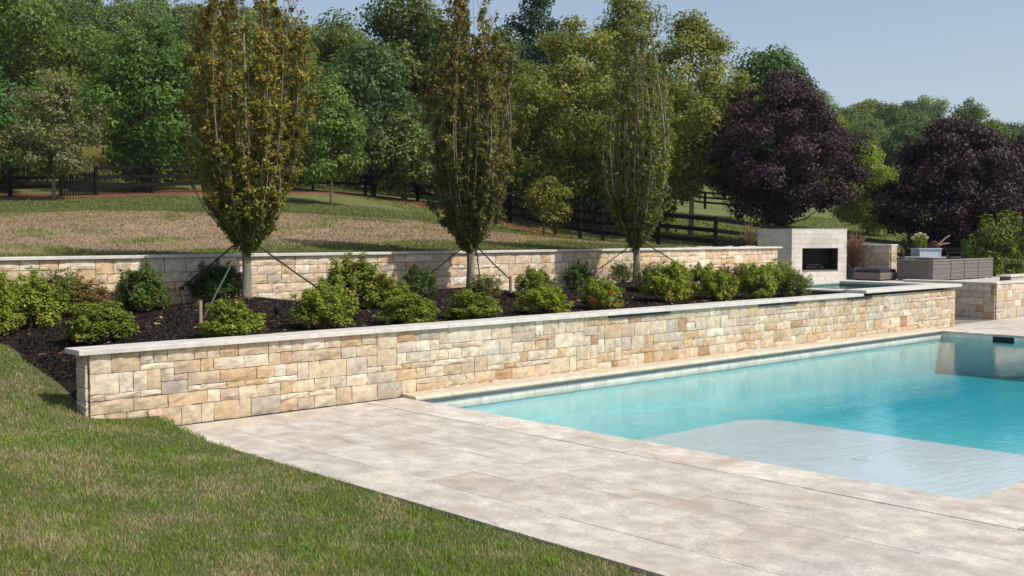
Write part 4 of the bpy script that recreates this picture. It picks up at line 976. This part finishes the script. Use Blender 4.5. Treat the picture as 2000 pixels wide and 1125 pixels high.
def frust(mb,b0,b1,h,zi=.05,c=None):
    V=[(sx*b0,sy*b0,0) for sx,sy in((-1,-1),(1,-1),(1,1),(-1,1))]+[(sx*b1,sy*b1,h) for sx,sy in((-1,-1),(1,-1),(1,1),(-1,1))]+[(sx*(b1-.02),sy*(b1-.02),h) for sx,sy in((-1,-1),(1,-1),(1,1),(-1,1))]+[(sx*(b1-.02),sy*(b1-.02),h-zi) for sx,sy in((-1,-1),(1,-1),(1,1),(-1,1))]
    F=[(0,3,2,1)]+[(k,(k+1)%4,4+(k+1)%4,4+k) for k in range(4)]+[(4+k,4+(k+1)%4,8+(k+1)%4,8+k) for k in range(4)]+[(8+k,8+(k+1)%4,12+(k+1)%4,12+k) for k in range(4)]+[(12,13,14,15)]
    mb.add(V,F,c)
frust(mb,b0,b1,.38); mb.obj('pot_body',M_pot,t)
t=empty('fountain_grass',(x,y,1.22)); tag(t,'russet brown fountain grass growing in the grey pot by the fireplace','grass plant')
fountain(t,480,.95,rng,[(.26,.12,.05),(.34,.18,.08),(.18,.08,.035),(.40,.26,.13)],True,.38)
fountain(t,160,.5,rng,[(.22,.10,.05),(.16,.07,.035)],False,.8,name='low_blades')
M_rock=mat_rough('pale_rock',(.45,.43,.40),.9,8,.3,.01,20)
def ico_rock(rng,r):
    g_=(1+5**.5)/2; V=np.array([(-1,g_,0),(1,g_,0),(-1,-g_,0),(1,-g_,0),(0,-1,g_),(0,1,g_),(0,-1,-g_),(0,1,-g_),(g_,0,-1),(g_,0,1),(-g_,0,-1),(-g_,0,1)])/1.9
    F=[(0,11,5),(0,5,1),(0,1,7),(0,7,10),(0,10,11),(1,5,9),(5,11,4),(11,10,2),(10,7,6),(7,1,8),(3,9,4),(3,4,2),(3,2,6),(3,6,8),(3,8,9),(4,9,5),(2,4,11),(6,2,10),(8,6,7),(9,8,1)]
    return V*r*rng.uniform(.7,1.2,(12,1))*np.array((1.2,1,.6)),F
mb=MB()
for k in range(90):
    V,F=ico_rock(rng,rng.uniform(.05,.12)); mb.add(V+np.array((rng.uniform(23.2,27.0),18.35+abs(rng.normal(0,.25)),1.90)),F,(1,1,1))
tag(mb.obj('river_rocks',M_rock),'pale loose rocks heaped behind the coping near the fireplace','rocks',kind='stuff')
mb=MB(); mb.add(*[(lambda V,F:(V+np.array((20.35,18.05,1.95)),F))(*ico_rock(rng,.02))][0])

# ------------------------------------------------------------------ wicker sofa, ottoman, table, chairs, flower box
M_wick=mat_rough('grey_brown_wicker',(.20,.175,.16),.75,60,.35,.006,90,.3,(1,1,3.5))
M_wickl=mat_rough('wicker_strand',(.24,.215,.20),.7,40,.35,.003,90,.3)
M_cush=mat_rough('charcoal_cushion',(.028,.030,.036),.9,12,.2,.003,60,.15)
def weave(mb,p0,p1,nrm,z0,z1,step=.065,th=.016):
    """horizontal woven bands on a vertical face"""
    p0=np.array(p0);p1=np.array(p1);nrm=np.array(nrm,float); z=z0; k=0
    while z<z1-step*.5:
        d=th*(1 if k%2 else .35); a=p0+nrm*d; b=p1+nrm*d; zt=min(z+step-.008,z1)
        V=[(*(p0),z),(*(p1),z),(*b,z+.006),(*a,z+.006),(*b,zt-.004),(*a,zt-.004),(*(p1),zt),(*(p0),zt)]
        mb.add(V,[(0,1,2,3),(3,2,4,5),(5,4,6,7)]); z+=step; k+=1
sx,sy=30.9,15.0
t=empty('wicker_sofa',(sx,sy,.90)); tag(t,'long grey wicker sofa seen from behind on the upper patio','sofa')
SL=4.15
cuts=[0,1.18,2.1,3.05,SL]
for a,b in zip(cuts[:-1],cuts[1:]):
    mb=MB(); mb.box((a+.02,.02,.03),(b-.02,.20,.60)); weave(mb,(a+.02,.02),(b-.02,.02),(0,-1),.04,.59); mb.obj('back_panel',M_wick,t)
mb=MB(); mb.box((0,.0,.60),(SL,.21,.635)); mb.obj('top_rail',M_wickl,t)
mb=MB(); mb.box((.012,.203,.03),(.20,1.12,.60)); weave(mb,(.012,1.12),(.012,.203),(-1,0),.04,.59); mb.obj('arm_panel',M_wick,t)
mb=MB(); mb.box((0,.212,.60),(.21,1.13,.635)); mb.obj('arm_rail',M_wickl,t)
mb=MB(); mb.box((.203,.203,.05),(SL,1.1,.28)); mb.obj('seat_base',M_wick,t)
mb=MB(); mb.box((.21,.22,.282),(SL-.02,1.1,.42),None,.03); mb.obj('seat_cushion',M_cush,t)
mb=MB(); 
for k in range(2): 
    for u in (.05,2.05,SL-.09): mb.box((u,.05+k*.9,0),(u+.05,.1+k*.9,.05))
mb.obj('feet',M_black,t)
ox_,oy_=cxy(1716,33.0)
t=empty('ottoman',(ox_-.55,oy_-.35,.90)); tag(t,'low wicker ottoman with a charcoal cushion left of the sofa','ottoman')
mb=MB(); mb.box((0,0,.04),(1.05,.85,.24)); weave(mb,(0,0),(1.05,0),(0,-1),.05,.23); weave(mb,(0,.85),(0,0),(-1,0),.05,.23); mb.obj('base',M_wick,t)
mb=MB(); mb.box((.03,.03,.242),(1.03,.83,.34),None,.04); mb.obj('cushion',M_cush,t)
mb=MB(); mb.box((.05,.05,0),(.11,.11,.04)); mb.box((.94,.05,0),(1.0,.11,.04)); mb.box((.05,.74,0),(.11,.8,.04)); mb.box((.94,.74,0),(1.0,.8,.04)); mb.obj('feet',M_black,t)
tx_,ty_=cxy(1808,35.4)
t=empty('patio_table',(tx_,ty_,.90),R(-30)); tag(t,'round grey patio table carrying the flower box behind the sofa','table')
M_grm=mat_plain('grey_metal',(.10,.105,.11),.45,.4); mb=MB(); mb.tube([(0,0,.62),(0,0,.655)],.62,28); mb.obj('table_top',mat_plain('grey_table_top',(.33,.34,.34),.5),t)
mb=MB(); mb.tube([(0,0,0),(0,0,.04),(0,0,.62)],[.3,.06,.05],12); mb.obj('pedestal',M_grm,t)
t=empty('flower_box',(tx_,ty_,1.556),R(-41)); tag(t,'white-grey square flower box on the patio table','planter')
mb=MB(); mb.box((-.35,-.35,0),(.35,.35,.25)); mb.box((-.38,-.38,.25),(.38,.38,.285)); 
for s in (-1,1):
    mb.box((-.35 if s<0 else .31,-.362,0),(-.31 if s<0 else .35,-.352,.248))
mb.obj('box',mat_plain('pale_grey_paint',(.48,.54,.60),.5),t)
rng=np.random.default_rng(91)
def cloud_obj(name,lab,cat,loc,clumps,n,leaf,cols,width=.5,h_st=None):
    P=[];K=[]
    for (c,r_) in clumps:
        m=int(n*r_**2/sum(q_[1]**2 for q_ in clumps)); d=rng.normal(size=(m,3)); d/=np.linalg.norm(d,axis=1,keepdims=True); P.append(np.array(c)+d*(r_*rng.random(m)**.5)[:,None])
    P=np.concatenate(P); t=empty(name,loc); tag(t,lab,cat); Nn=rng.normal(size=P.shape)+np.array((-.3,-.4,.6)); link('foliage',leaf_mesh('foliage',P,Nn,leaf,width,pal(rng,len(P),cols),M_leaf,rng),t)
    mb=MB()
    for (c,r_) in clumps: mb.tube([(c[0]*.3,c[1]*.3,-.02),tuple(c)],[.008,.004],5,(.1,.14,.04),False)
    mb.obj('stems',M_bark,t); return t
u=Vector((.73,-.68,0))   # to the right as seen from the terrace
t=cloud_obj('hydrangea','cream headed hydrangea in the left half of the flower box','flower',(tx_,ty_,1.85),[((-.22*u.x,-.22*u.y,.12),.14),((-.32*u.x,-.32*u.y,.22),.12),((-.12*u.x,-.12*u.y,.22),.13),((-.2*u.x,-.2*u.y,.28),.12),((-.05*u.x,-.05*u.y,.1),.1)],900,.07,[(.16,.24,.04),(.22,.28,.06),(.10,.17,.03)])
for (a,h_) in ((-.34,.42),(-.2,.46),(-.06,.42),(-.44,.32),(-.26,.36),(0.02,.33)):
    d=rng.normal(size=(90,3)); d/=np.linalg.norm(d,axis=1,keepdims=True); P=np.array((a*u.x,a*u.y,h_))+d*.065*np.array((1,1,.75)); link('flower_head',leaf_mesh('flower_head',P,d,.035,.8,pal(rng,90,[(.62,.52,.38),(.7,.62,.48)]),M_leaf,rng),t)
cloud_obj('coleus','dark red foliage plant in the right half of the flower box','plant',(tx_,ty_,1.85),[((.12*u.x,.12*u.y,.05),.12),((.25*u.x,.25*u.y,.08),.13),((.34*u.x,.34*u.y,.03),.1),((.3*u.x,.3*u.y,.18),.07)],600,.06,[(.16,.03,.04),(.10,.02,.03),(.10,.15,.04),(.25,.06,.06)])
mb=MB(); mb.tube([(tx_+.2*u.x,ty_+.2*u.y,1.86),(tx_+.45*u.x,ty_+.45*u.y,2.0),(tx_+.62*u.x,ty_+.62*u.y,2.16),(tx_+.78*u.x,ty_+.78*u.y,2.26)],[.03,.03,.025,.02],7,(.33,.25,.18)); mb.tube([(tx_+.3*u.x,ty_+.3*u.y,1.88),(tx_+.55*u.x,ty_+.55*u.y,1.98),(tx_+.78*u.x,ty_+.78*u.y,2.0)],[.025,.028,.02],7,(.33,.25,.18))
tag(mb.obj('driftwood',M_bark),'forked pale driftwood branch leaning out of the flower box','driftwood')
def chair(px,D,rz,lab):
    x,y=cxy(px,D); t=empty('patio_chair',(x,y,.9),rz); tag(t,lab,'chair','dark patio chairs at the round table')
    for sx_ in (-.27,.27):
        for sy_ in (-.25,.25):
            mb=MB(); mb.tube([(sx_,sy_,0),(sx_*.95,sy_*.95,.42)],.014,6); mb.obj('leg',M_grm,t)
    mb=MB(); mb.box((-.27,-.27,.40),(.27,.27,.44)); mb.obj('seat',M_cush,t)
    mb=MB(); mb.tube([(-.27,-.25,.42),(-.27,-.34,.80),(.27,-.34,.80),(.27,-.25,.42)],.016,6); mb.obj('back_frame',M_grm,t)
    mb=MB(); mb.box((-.25,-.33,.5),(.25,-.31,.62)); mb.obj('back_panel',M_cush,t)
    for s_ in (-.29,.29):
        mb=MB(); mb.tube([(s_,-.3,.66),(s_,.22,.66),(s_,.25,.42)],.014,6); mb.obj('armrest',M_grm,t)
chair(1775,35.3,R(-125),'dark metal patio chair left of the flower box, half hidden by the sofa')
chair(1850,35.0,R(75),'dark metal patio chair right of the flower box, half hidden by the sofa')

# ------------------------------------------------------------------ thin summer haze over the whole valley
m,t,o=newmat('haze_air'); pv=N(t,'ShaderNodeVolumePrincipled'); pv.inputs['Color'].default_value=(.80,.88,1,1); pv.inputs['Density'].default_value=.0002; pv.inputs['Anisotropy'].default_value=.2
t.links.new(pv.outputs[0],o.inputs['Volume'])
hb=MB(); hb.box((-425,-425,-4),(625,625,75)); tag(hb.obj('haze',m),kind='stuff')
